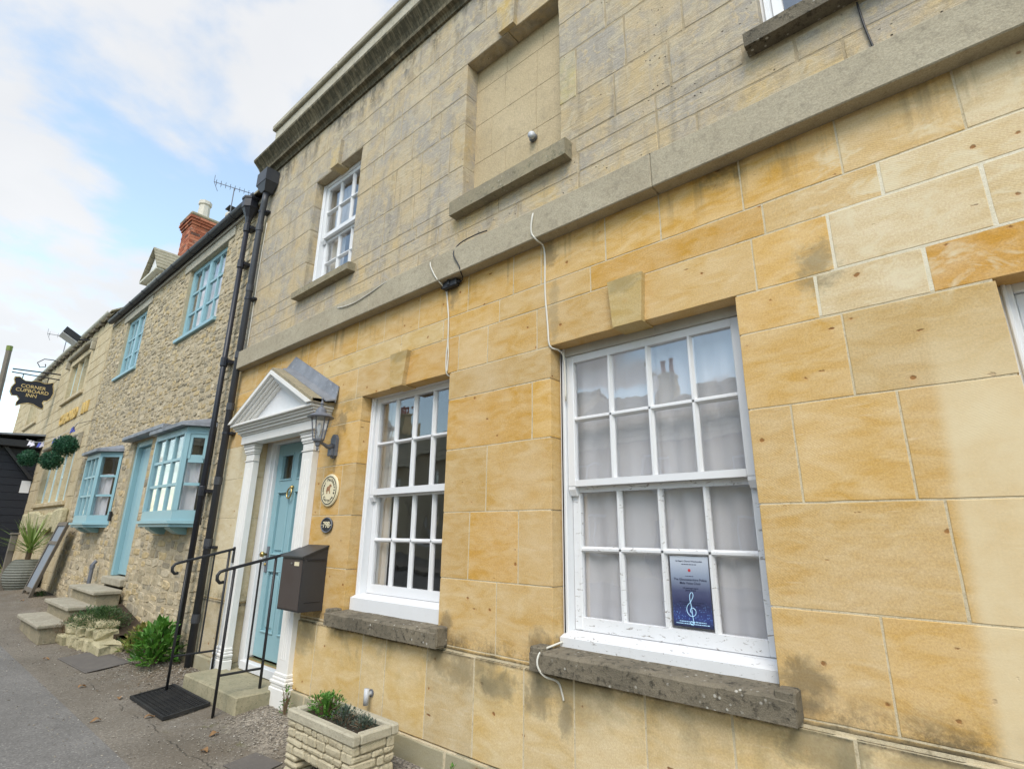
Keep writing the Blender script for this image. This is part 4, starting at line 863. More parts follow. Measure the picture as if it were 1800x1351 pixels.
# upper casements, lintels
def casement(x0, x1, z0, z1):
    win = node('window', ((x0 + x1) / 2, .07, z0), cot); y = .07
    mb = MB(); mb.cbox(x0 - .01, x0 + .07, y, y + .07, z0, z1, .004); mb.cbox(x1 - .07, x1 + .01, y, y + .07, z0, z1, .004)
    mb.cbox(x0, x1, y + .002, y + .07, z1 - .075, z1 + .01, .004); mb.cbox(x0, x1, y + .002, y + .07, z0 + .03, z0 + .1, .004); xm = (x0 + x1) / 2
    mb.cbox(xm - .04, xm + .04, y - .003, y + .07, z0 + .09, z1 - .07, .004); mb.build('frame', 'blue', win)
    mb = MB(); mb.cbox(x0 - .06, x1 + .06, -.03, y + .08, z0 - .03, z0 + .03, .006); mb.build('sill', 'blue', win)
    for a, b in ((x0 + .07, xm - .04), (xm + .04, x1 - .07)):
        c = MB(); zs_ = [z0 + .1 + (z1 - .175 - z0) * k / 3 for k in range(4)]; xx = [a, (a + b) / 2, b]
        c.box(xx[1] - .017, xx[1] + .017, y + .012, y + .05, zs_[0], zs_[-1])
        for q in zs_[1:-1]: c.box(a, b, y + .014, y + .049, q - .017, q + .017)
        for e in (a, b - .022): c.box(e, e + .022, y + .008, y + .052, zs_[0], zs_[-1])
        c.build('casement', 'blue', win)
        for u0, u1 in zip(xx, xx[1:]):
            for v0, v1 in zip(zs_, zs_[1:]):
                g = MB(); g.box(u0, u1, y + .03, y + .034, v0, v1); o = g.build('pane', 'glass', win); o.rotation_euler = (math.radians(R.uniform(-.5, .5)), 0, math.radians(R.uniform(-.5, .5)))
casement(-9.65, -8.10, 4.51, 5.82); casement(-13.27, -11.92, 4.51, 5.82)
mb = MB(); mb.cbox(-9.9, -7.85, -.004, .2, 5.825, 5.98, .006); mb.build('lintel', 'parapet', cot)
mb = MB(); mb.cbox(-13.5, -11.65, -.004, .2, 5.825, 5.98, .006); mb.build('lintel', 'parapet', cot)
mb = MB(); mb.box(CX0 + .3, CX1 - .02, .55, .59, 0, 6.0); mb.build('room', 'roomwall', cot)
# gutter
mb = MB(); xs = fr(CX0 + .1, CX1 - .1, 9)
def gut(mb, a, b, yc, zc, r, th=.006):
    n = 8; pr = [(yc + r * math.cos(PI + PI * k / n), zc + r * math.sin(PI + PI * k / n)) for k in range(n + 1)] + [(yc + (r - th) * math.cos(PI + PI * k / n), zc + (r - th) * math.sin(PI + PI * k / n)) for k in range(n, -1, -1)]
    mb.prism(pr, 'x', a, b)
gut(mb, xs[0], xs[-1], -.085, 6.10, .062)
for q in xs[1:-1]: gut(mb, q - .035, q + .035, -.085, 6.10, .069, .012)
mb.build('gutter', 'greyplastic', cot)
mb = MB(); mb.box(CX0 + .05, CX1 - .05, -.02, .016, 6.0, 6.07); mb.build('fascia', 'greytimber', cot)
# bay windows
def bay(xl, xr, xwl, xwr, zb, zt, pr, label, topl):
    b = node('bay_window', ((xl + xr) / 2, -pr / 2, zb), cot); b['label'] = label
    plan = [Vector((xwl, .03, 0)), Vector((xl, -pr, 0)), Vector((xr, -pr, 0)), Vector((xwr, .03, 0))]
    fm = MB(); bars = MB()
    def strip(m, p, q, z0, z1, t=.06, o=0.0):
        d = (q - p).normalized(); nn = Vector((d.y, -d.x, 0)); a = p + nn * o; c = q + nn * o
        m.quadprism((a.x, a.y, z0), (c.x, c.y, z0), (c.x, c.y, z1), (a.x, a.y, z1), -nn * t)
    for i, (p, q) in enumerate(zip(plan, plan[1:])):
        d = (q - p).normalized(); L = (q - p).length
        strip(fm, p, q, zb, zb + .13, .07, .002 * i); strip(fm, p, q, zt - .09, zt, .07, .002 * i)
        for s0, s1 in ((0, .05), (L - .05, L)): strip(fm, p + d * s0, p + d * s1, zb + .125, zt - .085, .07, .006 + .001 * i)
        cols = 3 if i == 1 else 1; us = [.05 + (L - .10) * k / cols for k in range(cols + 1)]; vs_ = [zb + .13 + (zt - .22 - zb) * k / 3 for k in range(4)]
        for u in us[1:-1]: strip(bars, p + d * (u - .018), p + d * (u + .018), vs_[0], vs_[-1], .045, -.008)
        for v in vs_[1:-1]:
            hh = .05 if (topl and i == 2 and v == vs_[2]) else .018
            strip(bars, p + d * .065, p + d * (L - .065), v - hh, v + hh, .045, -.010)
        if topl and i == 2:
            for s0, s1 in ((.05, .085), (L - .085, L - .05)): strip(bars, p + d * s0, p + d * s1, vs_[2], vs_[3], .045, -.004)
            strip(bars, p + d * .07, p + d * (L - .07), vs_[3] - .05, vs_[3], .045, -.005)
        for u0, u1 in zip(us, us[1:]):
            for v0, v1 in zip(vs_, vs_[1:]):
                g = MB(); strip(g, p + d * u0, p + d * u1, v0, v1, .004, -.03); g.build('pane', 'glass', b)
    fm.build('frame', 'blue', b); bars.build('glazing_bars', 'blue', b)
    ov = .05
    m = MB(); m.prism([(xwl - .03, .03), (xl - .03, -pr - ov), (xr + .03, -pr - ov), (xwr + .03, .03)], 'z', zb - .035, zb + .002); m.prism([(xwl, .03), (xl, -pr - .02), (xr, -pr - .02), (xwr, .03)], 'z', zb - .075, zb - .036); m.build('sill', 'blue', b)
    m = MB()
    for x in (xl + .18, xr - .22): m.prism([(.02, zb - .17), (-pr * .35, zb - .16), (-pr * .8, zb - .1), (-pr * .8, zb - .076), (.02, zb - .076)], 'x', x - .1, x + .1)
    m.build('bracket', 'blue', b)
    m = MB(); e = .09; z0 = zt + .002
    lo = [Vector((xwl - e, .03, z0)), Vector((xl - e * .6, -pr - e, z0)), Vector((xr + e * .6, -pr - e, z0)), Vector((xwr + e, .03, z0))]
    m.prism([(v.x, v.y) for v in lo], 'z', z0, z0 + .05)
    hi = [Vector((xwl + .05, .02, z0 + .13)), Vector((xwr - .05, .02, z0 + .13))]
    up_ = [v + Vector((0, 0, .05)) for v in lo]
    m.add([*up_, *hi], [(0, 1, 4), (1, 2, 5, 4), (2, 3, 5), (3, 0, 4, 5), (0, 3, 2, 1)])
    m.build('lead_roof', 'lead', b)
def bay_curtain(pl_, z0, z1, label):
    P_ = [Vector((x_, y_, 0)) for x_, y_ in pl_]; pts = []
    for a, b in zip(P_, P_[1:]):
        n_ = max(8, int((b - a).length / .012)); d = (b - a).normalized(); nn = Vector((d.y, -d.x, 0))
        for k in range(n_): p = a.lerp(b, k / n_); pts.append(p + nn * .014 * math.sin(k * .55 + a.x))
    mb = MB(); vs = [(p.x, p.y, z_) for z_ in (z0, (z0 + z1) / 2, z1) for p in pts]; n_ = len(pts)
    mb.add(vs, [(j * n_ + i, j * n_ + i + 1, (j + 1) * n_ + i + 1, (j + 1) * n_ + i) for j in (0, 1) for i in range(n_ - 1)])
    return tag(mb.build('net_curtain', 'net', None, True), label, 'curtain')
bay(-8.80, -7.615, -8.97, -7.44, 1.60, 2.79, .225, 'larger blue bay window beside the drainpipes', True)
bay(-12.80, -11.84, -13.1, -11.50, 1.60, 2.84, .225, 'smaller blue bay window near the chalkboard', False)
bay_curtain([(-8.90, -.02), (-8.72, -.12), (-7.70, -.12), (-7.53, .0)], 1.70, 2.42, 'white net curtain inside the larger blue bay window')
bay_curtain([(-13.0, -.02), (-12.73, -.12), (-11.92, -.12), (-11.62, .0)], 1.70, 2.45, 'white net curtain inside the smaller blue bay window')
for a, lab in ((-9.6, 'white net curtain in the upper blue casement nearest the drainpipes'), (-13.25, 'white net curtain in the upper blue casement nearest the inn')): curtain(a, a + 1.4, 4.5, 5.8, .18, .02, .14, 'net', lab)
# cottage door
dr = node('door', (-10.45, .12, .78), cot); dr['label'] = 'plain boarded blue cottage door'
for k in range(5): mb = MB(); mb.cbox(-10.72 + k * .144, -10.72 + (k + 1) * .144 - .003, .12, .16, .80, 2.84, .004); mb.build('board', 'blue', dr)
mb = MB(); mb.cbox(-10.83, -10.725, .05, .17, .78, 2.93, .004); mb.cbox(-9.997, -9.90, .05, .17, .78, 2.93, .004); mb.cbox(-10.725, -9.997, .052, .17, 2.845, 2.93, .004); mb.build('frame', 'blue', dr)
mb = MB(); mb.cbox(-10.10, -10.05, .09, .121, 1.60, 1.72, .004); mb.build('latch', 'bluegreymetal', dr)
mb = MB(); mb.cbox(-10.88, -9.87, -.05, .2, .66, .775, .012, .004); mb.build('threshold', 'slab', dr)
mb = MB(); mb.cbox(-11.05, -9.0, -.14, .02, 2.95, 3.03, .02, .008); mb.build('door_hood', 'lead', cot)
# dormer
dm = node('dormer', (-13.42, .3, 6.6), cot)
mb = MB(); mb.prism([(-13.93, 7.12), (-12.91, 7.12), (-13.42, 7.72)], 'y', .30, .34); mb.build('gable_board', 'white', dm)
mb = MB(); mb.box(-13.85, -12.99, .32, 1.4, 6.3, 7.1); mb.build('cheek', 'white_stone', dm)
mb = MB(); mb.cbox(-14.02, -12.82, .2, .36, 7.05, 7.115, .008); mb.build('gutter', 'whitegutter', dm)
mb = MB()
for sg in (-1, 1):
    for k in range(6):
        t0, t1 = k / 6, (k + 1.3) / 6
        a = (-13.42 + sg * .62 * (1 - t0), 7.06 + .72 * t0); c = (-13.42 + sg * .62 * (1 - min(t1, 1)), 7.06 + .72 * min(t1, 1))
        mb.quadprism((a[0], .2, a[1] + .03), (a[0], 1.9, a[1] + .03), (c[0], 1.9, c[1]), (c[0], .2, c[1]), (0, 0, .03))
mb.build('slate_roof', 'slate', dm)
# chimney
ch = node('chimney', (-14.8, 1.75, 7.0), cot)
mb = MB(); bx0, bx1, by0, by1 = -15.15, -14.42, 1.12, 2.52
mb.box(bx0 + .012, bx1 - .012, by0 + .012, by1 - .012, 6.9, 9.5); mb.build('core', 'mortar_rub', ch)
mb = MB(); rr2 = random.Random(3)
for k in range(35):
    z0 = 6.9 + k * .075; off = .11 if k % 2 else 0.0; e = 0
    if k >= 32: e = .03 * (k - 31)
    y = by0 - e - off
    while y < by1 + e:
        a, b = max(y, by0 - e), min(y + .222, by1 + e)
        if b - a > .03:
            mb.box(bx1 - .1, bx1 + e + rr2.uniform(0, .004), a + .004, b - .005, z0, z0 + .066); mb.box(bx0 - e, bx0 + .1, a + .004, b - .005, z0, z0 + .066)
        y += .222
    x = bx0 - e + .1 - off
    while x < bx1 + e:
        a, b = max(x, bx0 - e), min(x + .222, bx1 + e)
        if b - a > .03: mb.box(a + .004, b - .005, by0 - e - rr2.uniform(0, .004), by0 + .1, z0 + .001, z0 + .065); mb.box(a + .004, b - .005, by1 - .1, by1 + e, z0 + .001, z0 + .065)
        x += .222
stuff(mb.build('brick', 'brick', ch))
mb = MB(); mb.cbox(bx0 - .09, bx1 + .09, by0 - .09, by1 + .09, 9.525, 9.63, .03, .008); mb.build('cap', 'slate', ch)
for yy, hh in ((1.42, .62), (2.12, .60)):
    mb = MB(); mb.lathe([(.15, 0), (.17, .04), (.15, .1), (.135, hh - .12), (.165, hh - .1), (.165, hh), (.12, hh), (.1, hh - .2)], (-14.75, yy, 9.62), 8, 'z', True); mb.build('chimney_pot', 'chimneypot', ch)
mb = MB(); mb.box(-14.90, -14.60, 1.97, 2.27, 10.38, 10.41)
for q in range(4): t = PI / 4 + q * PI / 2; mb.box(-14.75 + .1 * math.cos(t) - .012, -14.75 + .1 * math.cos(t) + .012, 2.12 + .1 * math.sin(t) - .012, 2.12 + .1 * math.sin(t) + .012, 10.2, 10.385)
mb.build('cowl', 'blackpaint', ch)
# aerial
def aerial(x, y, z0, z1, L, label, dirv, n=9):
    t = thing('television_aerial', label, 'aerial', (x, y, z0)); d = Vector(dirv).normalized(); s_ = Vector((-d.y, d.x, 0))
    mb = MB(); mb.tube([(x, y, z0), (x, y, z1)], .016, 6); mb.build('mast', 'bluegreymetal', t)
    c = Vector((x, y, z1)); mb = MB(); mb.tube([c - d * L * .45, c + d * L * .55], .011, 5); mb.build('boom', 'bluegreymetal', t)
    mb = MB()
    for k in range(n):
        p = c + d * L * (-.4 + .93 * k / n); mb.tube([p - Vector((0, 0, .11)) * (1 - .4 * k / n), p + Vector((0, 0, .11)) * (1 - .4 * k / n)], .006, 4)
        mb.tube([p - s_ * .11, p + s_ * .11], .006, 4)
    p = c - d * L * .45; mb.tube([p + Vector((0, 0, .22)), p, p - Vector((0, 0, .26)) + d * .12], .008, 4); mb.build('elements', 'bluegreymetal', t)
aerial(-14.55, 2.0, 9.3, 10.95, 1.15, 'tall television aerial rising beside the brick chimney', (.35, .9, -.05))
# raised steps to the cottage door
stp = thing('stone_steps', 'three worn stone steps leading up to the cottage door', 'steps', (-10.45, -.45, 0))
for y0, y1, z0, z1 in ((-.90, -.58, 0.0, .25), (-.62, -.33, .0, .445), (-.36, .0, .0, .635)):
    mb = MB(); mb.cbox(-11.18, -9.74, y0 + .03, y1 + .05 if y1 < 0 else -.036, z0, z1 - .055, .01, .006); mb.build('riser', 'sill_up', stp)
    mb = MB(); mb.cbox(-11.24, -9.70, y0 - .02, y1 + .04 if y1 < 0 else -.036, z1 - .054, z1, .012, .008); mb.build('tread', 'slab', stp)

# ------------------------------------------------------------------ the inn
IX0, IX1 = -27.0, -14.51
inn = thing('inn_building', 'honey stone inn with mullioned windows, gold wall lettering and dark timber porch', 'inn', (-20, 0, .4))
IH = [(-18.33, -16.22, 4.77, 5.83), (-18.63, -15.27, 2.07, 3.33), (-24.23, -22.17, 4.77, 5.83)]
mb = MB(); wall_cells(mb, IX0, IX1, 0.0, 6.35, .008, .4, IH); mb.build('wall', 'mortar', inn)
ib = MB(); rr3 = random.Random(9); z = .1
while z < 6.3:
    h = min(rr3.uniform(.22, .34), 6.32 - z); x = IX1 - .01
    while x > IX0 + .1:
        wd = rr3.uniform(.35, .85); x0 = max(IX0, x - wd); parts = [(x0, x)]
        for (a, b, c, d) in IH:
            if z + h * .9 > c and z + h * .1 < d:
                np_ = []
                for (p, q) in parts:
                    if q <= a or p >= b: np_.append((p, q))
                    else:
                        if p < a: np_.append((p, a))
                        if q > b: np_.append((b, q))
                parts = np_
        for p, q in parts:
            if q - p > .05: ib.cbox(p + .004, q - .004, rr3.uniform(-.004, .003), .1, z + .004, z + h - .004, .006)
        x = x0
    z += h
stuff(ib.build('stone_blocks', 'inn_wall', inn))
mb = MB(); mb.box(IX0, IX0 + .3, .405, 7, 0, 6.3); mb.box(IX0 + .3, IX1, 6.7, 7, 0, 6.3); mb.build('wall', 'inn_wall', inn)
mb = MB()
for k in range(16):
    t0, t1 = k / 16, (k + 1.35) / 16
    for sg in (0, 1):
        y0, y1 = -.1 + 3.6 * t0, -.1 + 3.6 * min(t1, 1); z0, z1 = 6.36 + 3.0 * t0, 6.36 + 3.0 * min(t1, 1)
        if sg: y0, y1 = 7 - y0, 7 - y1
        mb.quadprism((IX0, y0, z0 + .03), (IX1, y0, z0 + .03), (IX1, y1, z1), (IX0, y1, z1), (0, 0, .035))
mb.build('roof', 'slate', inn)
mb = MB(); gut(mb, IX0, IX1 - .1, -.085, 6.42, .065); mb.build('gutter', 'whitegutter', inn)
for k in range(22): mb = MB(); mb.cbox(IX0 + .3 + k * .56, IX0 + .38 + k * .56, -.10, .01, 6.28, 6.37, .005); mb.build('rafter_foot', 'oldwood', inn)
def mullioned(x0, x1, z0, z1, lights, hood=True):
    w_ = node('window', ((x0 + x1) / 2, .0, z0), inn)
    mb = MB(); mb.cbox(x0 - .14, x0, -.01, .2, z0, z1, .01); mb.cbox(x1, x1 + .14, -.01, .2, z0, z1, .01); mb.cbox(x0 - .14, x1 + .14, -.012, .2, z1, z1 + .14, .01); mb.cbox(x0 - .16, x1 + .16, -.06, .2, z0 - .1, z0, .015)
    for k in range(1, lights):
        a = x0 + (x1 - x0) * k / lights; mb.prism([(a - .06, .14), (a - .03, .02), (a + .03, .02), (a + .06, .14), (a + .06, .2), (a - .06, .2)], 'z', z0, z1)
    mb.build('stone_surround', 'inn_wall', w_)
    if hood:
        mb = MB(); mb.prism([(.0, z1 + .2), (-.08, z1 + .2), (-.10, z1 + .235), (-.10, z1 + .26), (.0, z1 + .32)], 'x', x0 - .35, x1 + .35)
        for a in (x0 - .35, x1 + .25): mb.cbox(a, a + .1, -.095, .0, z1 - .02, z1 + .2, .01)
        mb.build('hood_mould', 'slab', w_)
    for k in range(lights):
        a = x0 + (x1 - x0) * k / lights + (.06 if k else 0); b = x0 + (x1 - x0) * (k + 1) / lights - (.06 if k < lights - 1 else 0)
        mb = MB()
        for bx in ((a, a + .07, z0, z1), (b - .07, b, z0, z1), (a + .07, b - .07, z0, z0 + .06), (a + .07, b - .07, z1 - .06, z1)): mb.box(bx[0], bx[1], .10, .16, bx[2], bx[3])
        mb.box(a + .07, b - .07, .11, .15, (z0 + z1) / 2 - .02, (z0 + z1) / 2 + .02); mb.build('casement', 'blue_pale', w_)
        mb = MB(); mb.box(a + .06, b - .06, .128, .132, z0 + .05, z1 - .05); mb.build('pane', 'glass', w_)
mullioned(-18.3, -16.25, 4.80, 5.80, 3); mullioned(-18.6, -15.3, 2.10, 3.30, 4); mullioned(-24.2, -22.2, 4.8, 5.8, 3)
mb = MB(); mb.box(IX0 + .4, IX1 - .4, .45, .49, .2, 6.2); mb.build('room', 'roomwall', inn)
for k in range(9):
    mb = MB(); mb.cbox(-19.0 + k * .5, -18.52 + k * .5 - .01, -.16 + .03 * (k % 2), .01, 1.45 + .05 * math.sin(k * 2.1), 1.86 + .06 * math.sin(k), .05, .03); mb.build('ledge_stone', 'rock', inn)
mb = MB(); mb.box(-17.75, -15.0, -.004, .02, 4.10, 4.32); mb.build('letter_board', 'inn_wall', inn)
mb = MB(); put_text(mb, 'CUPBOARD', .36, lambda u, v, w_: (-17.05 + u * 1.0, -.006 - w_, 4.22 + v), .012, .03); mb.build('wall_lettering', 'letter', inn)
mb = MB(); put_text(mb, 'INN', .36, lambda u, v, w_: (-15.35 + u * .9, -.006 - w_, 4.22 + v), .012, .03); mb.build('wall_lettering', 'letter', inn)
# porch
po = node('porch', (-21.6, -.8, .5), inn)
for k in range(16): mb = MB(); mb.box(-23.6, -20.0 + (k % 2) * .006, -1.7, .0, .45 + k * .2, .45 + (k + 1) * .2 - .008); mb.build('board', 'signblack', po)
mb = MB(); mb.cbox(-24.0, -19.7, -1.95, .0, 3.66, 3.86, .02); mb.build('fascia', 'blackpaint', po)
mb = MB(); mb.quadprism((-24.05, -2.0, 3.87), (-19.65, -2.0, 3.87), (-19.65, .0, 4.02), (-24.05, .0, 4.02), (0, 0, .05)); mb.build('lead_roof', 'lead', po)
mb = MB(); mb.quadprism((-19.95, -.7, 3.66), (-19.83, -.7, 3.66), (-19.83, .0, 2.82), (-19.95, .0, 2.82), (0, -.1, .0)); mb.build('brace', 'blackpaint', po)
# hanging sign, square to the wall
sg_ = thing('hanging_sign', 'black shaped pub sign with gold lettering hanging from an iron bracket', 'sign', (-19.8, -.5, 4.8))
out_ = [(-.96, 5.60), (-.86, 5.62), (-.80, 5.575), (-.72, 5.53), (-.60, 5.54), (-.5, 5.58), (-.38, 5.57), (-.30, 5.54), (-.22, 5.56), (-.10, 5.61), (-.10, 5.5), (-.07, 5.40), (-.05, 5.28), (-.08, 5.12), (-.15, 5.03), (-.22, 5.02), (-.24, 4.95), (-.19, 4.86), (-.20, 4.77), (-.30, 4.80), (-.42, 4.87), (-.55, 4.89), (-.68, 4.84), (-.79, 4.77), (-.80, 4.88), (-.76, 4.98), (-.82, 5.06), (-.93, 5.05), (-.99, 5.16), (-.98, 5.30), (-.93, 5.42), (-.97, 5.52)]
cy_, cz_ = -.52, 5.2
mb = MB(); mb.prism([(y, z_) for y, z_ in out_], 'x', -19.82, -19.79)
mb.build('board', 'signblack', sg_)
mb = MB(); lp = [(-19.786, cy_ + (y - cy_) * .97, cz_ + (z_ - cz_) * .96) for y, z_ in out_]; mb.tube(lp + [lp[0]], .008, 5, cap=False); mb.build('gilt_edge', 'gold', sg_)
mb = MB()
for txt, zc, sz in (('CORNER', 5.37, .135), ('CUPBOARD', 5.245, .135), ('INN', 5.12, .135)): put_text(mb, txt, sz, lambda u, v, w_, zc=zc: (-19.788 + w_, -.52 + u * 1.0, zc + v), .001)
mb.build('lettering', 'gold', sg_)
mb = MB(); mb.tube([(-19.8, -1.05, 5.80), (-19.8, .0, 5.87)], .022, 6); mb.tube([(-19.8, -1.05, 5.71), (-19.8, .0, 5.71)], .018, 6)
mb.tube([(-19.8, -.02, 6.2), (-19.8, -.25, 6.26), (-19.8, -.45, 6.24), (-19.8, -.58, 6.1), (-19.8, -.5, 5.98), (-19.8, -.38, 6.02), (-19.8, -.4, 6.1)], .014, 5)
for y in (-.8, -.25): mb.tube([(-19.8, y, 5.71), (-19.8, y, 5.55)], .012, 5)
mb.build('bracket', 'blackpaint', sg_)
fl = thing('floodlight', 'dark box floodlight fixed under the inn eaves', 'light', (-16.6, -.3, 6.1))
mb = MB(); mb.quadprism((-16.85, -.62, 6.20), (-16.35, -.62, 6.20), (-16.35, -.30, 6.02), (-16.85, -.30, 6.02), (0, .05, .14)); mb.build('housing', 'blackpaint', fl)
mb = MB(); mb.quadprism((-16.83, -.625, 6.19), (-16.37, -.625, 6.19), (-16.37, -.305, 6.01), (-16.83, -.305, 6.01), (0, -.004, -.012)); mb.build('lens', 'white', fl)
mb = MB(); mb.tube([(-16.6, -.3, 6.12), (-16.6, 0, 6.2)], .025, 6); mb.build('arm', 'blackpaint', fl)
# topiary balls on wires
def topiary(c, r, label):
    t = thing('topiary_ball', label, 'topiary', c, 'artificial topiary balls hung by the inn window'); c = Vector(c)
    mb = MB(); mb.lathe([(r * .86 * math.sin(PI * k / 8) + .001, -r * .86 * math.cos(PI * k / 8)) for k in range(9)], c, 14); mb.build('core', 'leaf_box', t, True)
    mb = MB(); q = random.Random(int(abs(c.x) * 100))
    for k in range(900):
        d = Vector((q.gauss(0, 1), q.gauss(0, 1), q.gauss(0, 1))).normalized(); p = c + d * r * q.uniform(.78, 1.0) * (1 + .07 * mnoise.noise(d * 3))
        mb.leaf(p, d + Vector((q.uniform(-1, 1), q.uniform(-1, 1), q.uniform(-.4, 1))) * .9, d, q.uniform(.035, .065), q.uniform(.02, .034))
    mb.build('foliage', 'leaf_box', t)
    mb = MB(); mb.tube([c + Vector((0, 0, r * .8)), c + Vector((0, .1, r + .28)), (c.x, .0, c.z + r + .42)], .006, 5); mb.build('hanger', 'blackpaint', t)
topiary((-18.25, -.42, 3.24), .20, 'green topiary ball furthest left, hanging before the dark porch'); topiary((-15.2, -.40, 2.93), .19, 'green topiary ball hanging lowest of the three by the inn window'); topiary((-14.05, -.40, 3.15), .195, 'green topiary ball hanging highest, nearest the blue bay window')
bt = thing('bunting', 'limp strings of faded flag bunting draped across the inn front', 'bunting', (-16.5, -.2, 3.6))
mb = MB(); p0, p1 = Vector((-18.6, -.5, 3.75)), Vector((-14.7, -.12, 3.85)); pth = [p0.lerp(p1, t) - Vector((0, 0, .25 * 4 * t * (1 - t))) for t in fr(0, 1, 14)]; mb.tube(pth, .006, 4); mb.build('string', 'cablewhite', bt)
for k in (1, 2, 4, 5, 8, 9, 12):
    p = pth[k]; mb = MB(); t_ = R.uniform(-.08, .08); mb.quadprism(p, p + Vector((.13, .01, .01)), p + Vector((.09 + t_, .05, -.10)), p + Vector((.0 + t_, -.03, -.14)), (0, -.002, 0)); mb.build('flag', 'flagblue' if k % 4 == 0 else 'flagpale', bt)
nb = MB(); nb.box(-19.99, -19.985, -.22, -.02, 2.45, 2.78); tag(nb.build('notice', 'paper'), 'white paper notice pinned beside the inn porch', 'notice')

# ------------------------------------------------------------------ things at the foot of the inn and cottage
pp = thing('potted_palm', 'ribbed grey pot with a spiky green palm-like plant by the inn', 'potted plant', (-15.9, -.30, .24))
prof_ = []
for k in range(25):
    h = .62 * k / 24; prof_.append(((.17 + .17 * math.sin(PI * min(1, (h + .08) / .78)) + (.016 if k % 2 else 0)), h))
prof_ += [(.20, .63), (.17, .60)]
mb = MB(); mb.lathe(prof_, (-15.75, -.30, .22), 24); mb.build('pot', 'potclay', pp, False)
mb = MB(); mb.lathe([(.18, 0), (.18, .02)], (-15.75, -.30, .80), 14); mb.build('soil', 'soil', pp)
mb = MB(); mb.tube([(-15.75, -.30, .8), (-15.75, -.30, 1.0)], .05, 7); mb.build('stem', 'drystem', pp)
mb = MB(); q = random.Random(4)
def strapleaf(mb, p, az, el, L, W, droop):
    prev = Vector(p); d = Vector((math.cos(az) * math.cos(el), math.sin(az) * math.cos(el), math.sin(el))); s_ = Vector((-math.sin(az), math.cos(az), 0)); vs = []
    for k in range(6):
        wv = W * (1 - (k / 5) ** 2) * (.6 + .4 * min(1, k)); vs += [prev - s_ * wv, prev + s_ * wv]
        d = (d - Vector((0, 0, droop))).normalized(); prev = prev + d * L / 5
    mb.add(vs, [(2 * k, 2 * k + 1, 2 * k + 3, 2 * k + 2) for k in range(5)])
for k in range(90): strapleaf(mb, (-15.75, -.30, 1.0 + q.uniform(-.05, .12)), q.uniform(0, 2 * PI), q.uniform(.15, 1.35), q.uniform(.6, .95), q.uniform(.012, .02), q.uniform(.02, .10))
mb.build('leaves', 'strap', pp)
gr = thing('grass_clump', 'yellow-green drooping grass clump left of the ribbed pot', 'plant', (-16.6, -.45, .3)); mb = MB()
for k in range(60): strapleaf(mb, (-16.6 + q.uniform(-.1, .1), -.45 + q.uniform(-.08, .08), .28), q.uniform(0, 2 * PI), q.uniform(.5, 1.4), q.uniform(.6, 1.0), .008, q.uniform(.12, .28))
mb.build('blades', 'leaf_yel', gr)
cb = thing('chalkboard', 'tall narrow wooden chalkboard leaning against the inn wall', 'chalkboard', (-14.9, -.2, .2))
def lean(u, v, w_):    # u along x, v up the board, w outwards
    b = Vector((-14.95, -.34, .19)); ax = Vector((.85, .0, .0)); uv = Vector((.72, .22, 1.48)).normalized(); nn = Vector((0, -1, .176)).normalized()
    p = b + ax.normalized() * u + uv * v + nn * w_; return (p.x, p.y, p.z)
def lbox(mb, u0, u1, v0, v1, w0, w1): mb.add([lean(*c) for c in ((u0, v0, w0), (u1, v0, w0), (u1, v1, w0), (u0, v1, w0), (u0, v0, w1), (u1, v0, w1), (u1, v1, w1), (u0, v1, w1))], cube_faces())
mb = MB()
for a in ((0, .07, 0, 1.6, 0, .05), (.74, .81, 0, 1.6, 0, .05), (.07, .74, 1.52, 1.6, .002, .048), (.07, .74, .12, .2, .002, .048), (.07, .74, 1.12, 1.19, .002, .048)): lbox(mb, *a)
mb.build('frame', 'oldwood', cb)
mb = MB(); lbox(mb, .06, .75, .19, 1.13, .01, .03); mb.build('writing_panel', 'slategrey', cb)
mb = MB(); lbox(mb, .06, .75, 1.18, 1.53, .01, .03); mb.build('header_panel', 'slategrey', cb)
ps = thing('wooden_post', 'weathered grey square post at the far left edge of the pavement', 'post', (-15.8, -.6, .2)); mb = MB(); mb.cbox(-15.86, -15.75, -.66, -.55, .18, 1.36, .012, .004); mb.build('shaft', 'oldwood', ps); mb = MB(); mb.cbox(-15.88, -15.73, -.68, -.53, 1.36, 1.40, .01); mb.build('cap', 'oldwood', ps)
tp = thing('telegraph_pole', 'dark wooden telegraph pole standing beyond the inn roof', 'pole', (-31, -.5, .6)); mb = MB(); mb.tube([(-31, -.15, .5), (-31, -.45, 9.0)], .13, 8, .10); mb.build('shaft', 'oldwood', tp); mb = MB(); mb.tube([(-31, -.45, 9.0), (-31, -.46, 9.22)], .11, 8); mb.build('cap', 'leaf_yel', tp)
aerial(-27.5, .9, 8.0, 9.2, 1.4, 'thin distant aerial above the far end of the inn roof', (.2, .95, 0), 5)
db = thing('doorbell', 'small black door entry box beside the blue cottage door', 'doorbell', (-11.3, -.03, 1.64)); mb = MB(); mb.cbox(-11.33, -11.25, -.035, .0, 1.63, 1.79, .008); mb.build('casing', 'blackpaint', db); mb = MB(); mb.lathe([(.014, 0), (.014, .005)], (-11.29, -.035, 1.74), 10, 'y'); mb.build('button', 'alu', db)
vp = thing('waste_pipe', 'short grey waste pipe standing by the cottage steps', 'pipe', (-11.38, -.09, .05)); mb = MB(); mb.tube([(-11.38, -.09, .03), (-11.38, -.09, .92), (-11.38, -.05, .98)], .03, 8); mb.build('pipe', 'bluegreymetal', vp); mb = MB(); mb.tube([(-11.38, -.09, .86), (-11.38, -.09, .92)], .038, 8); mb.build('collar', 'bluegreymetal', vp)

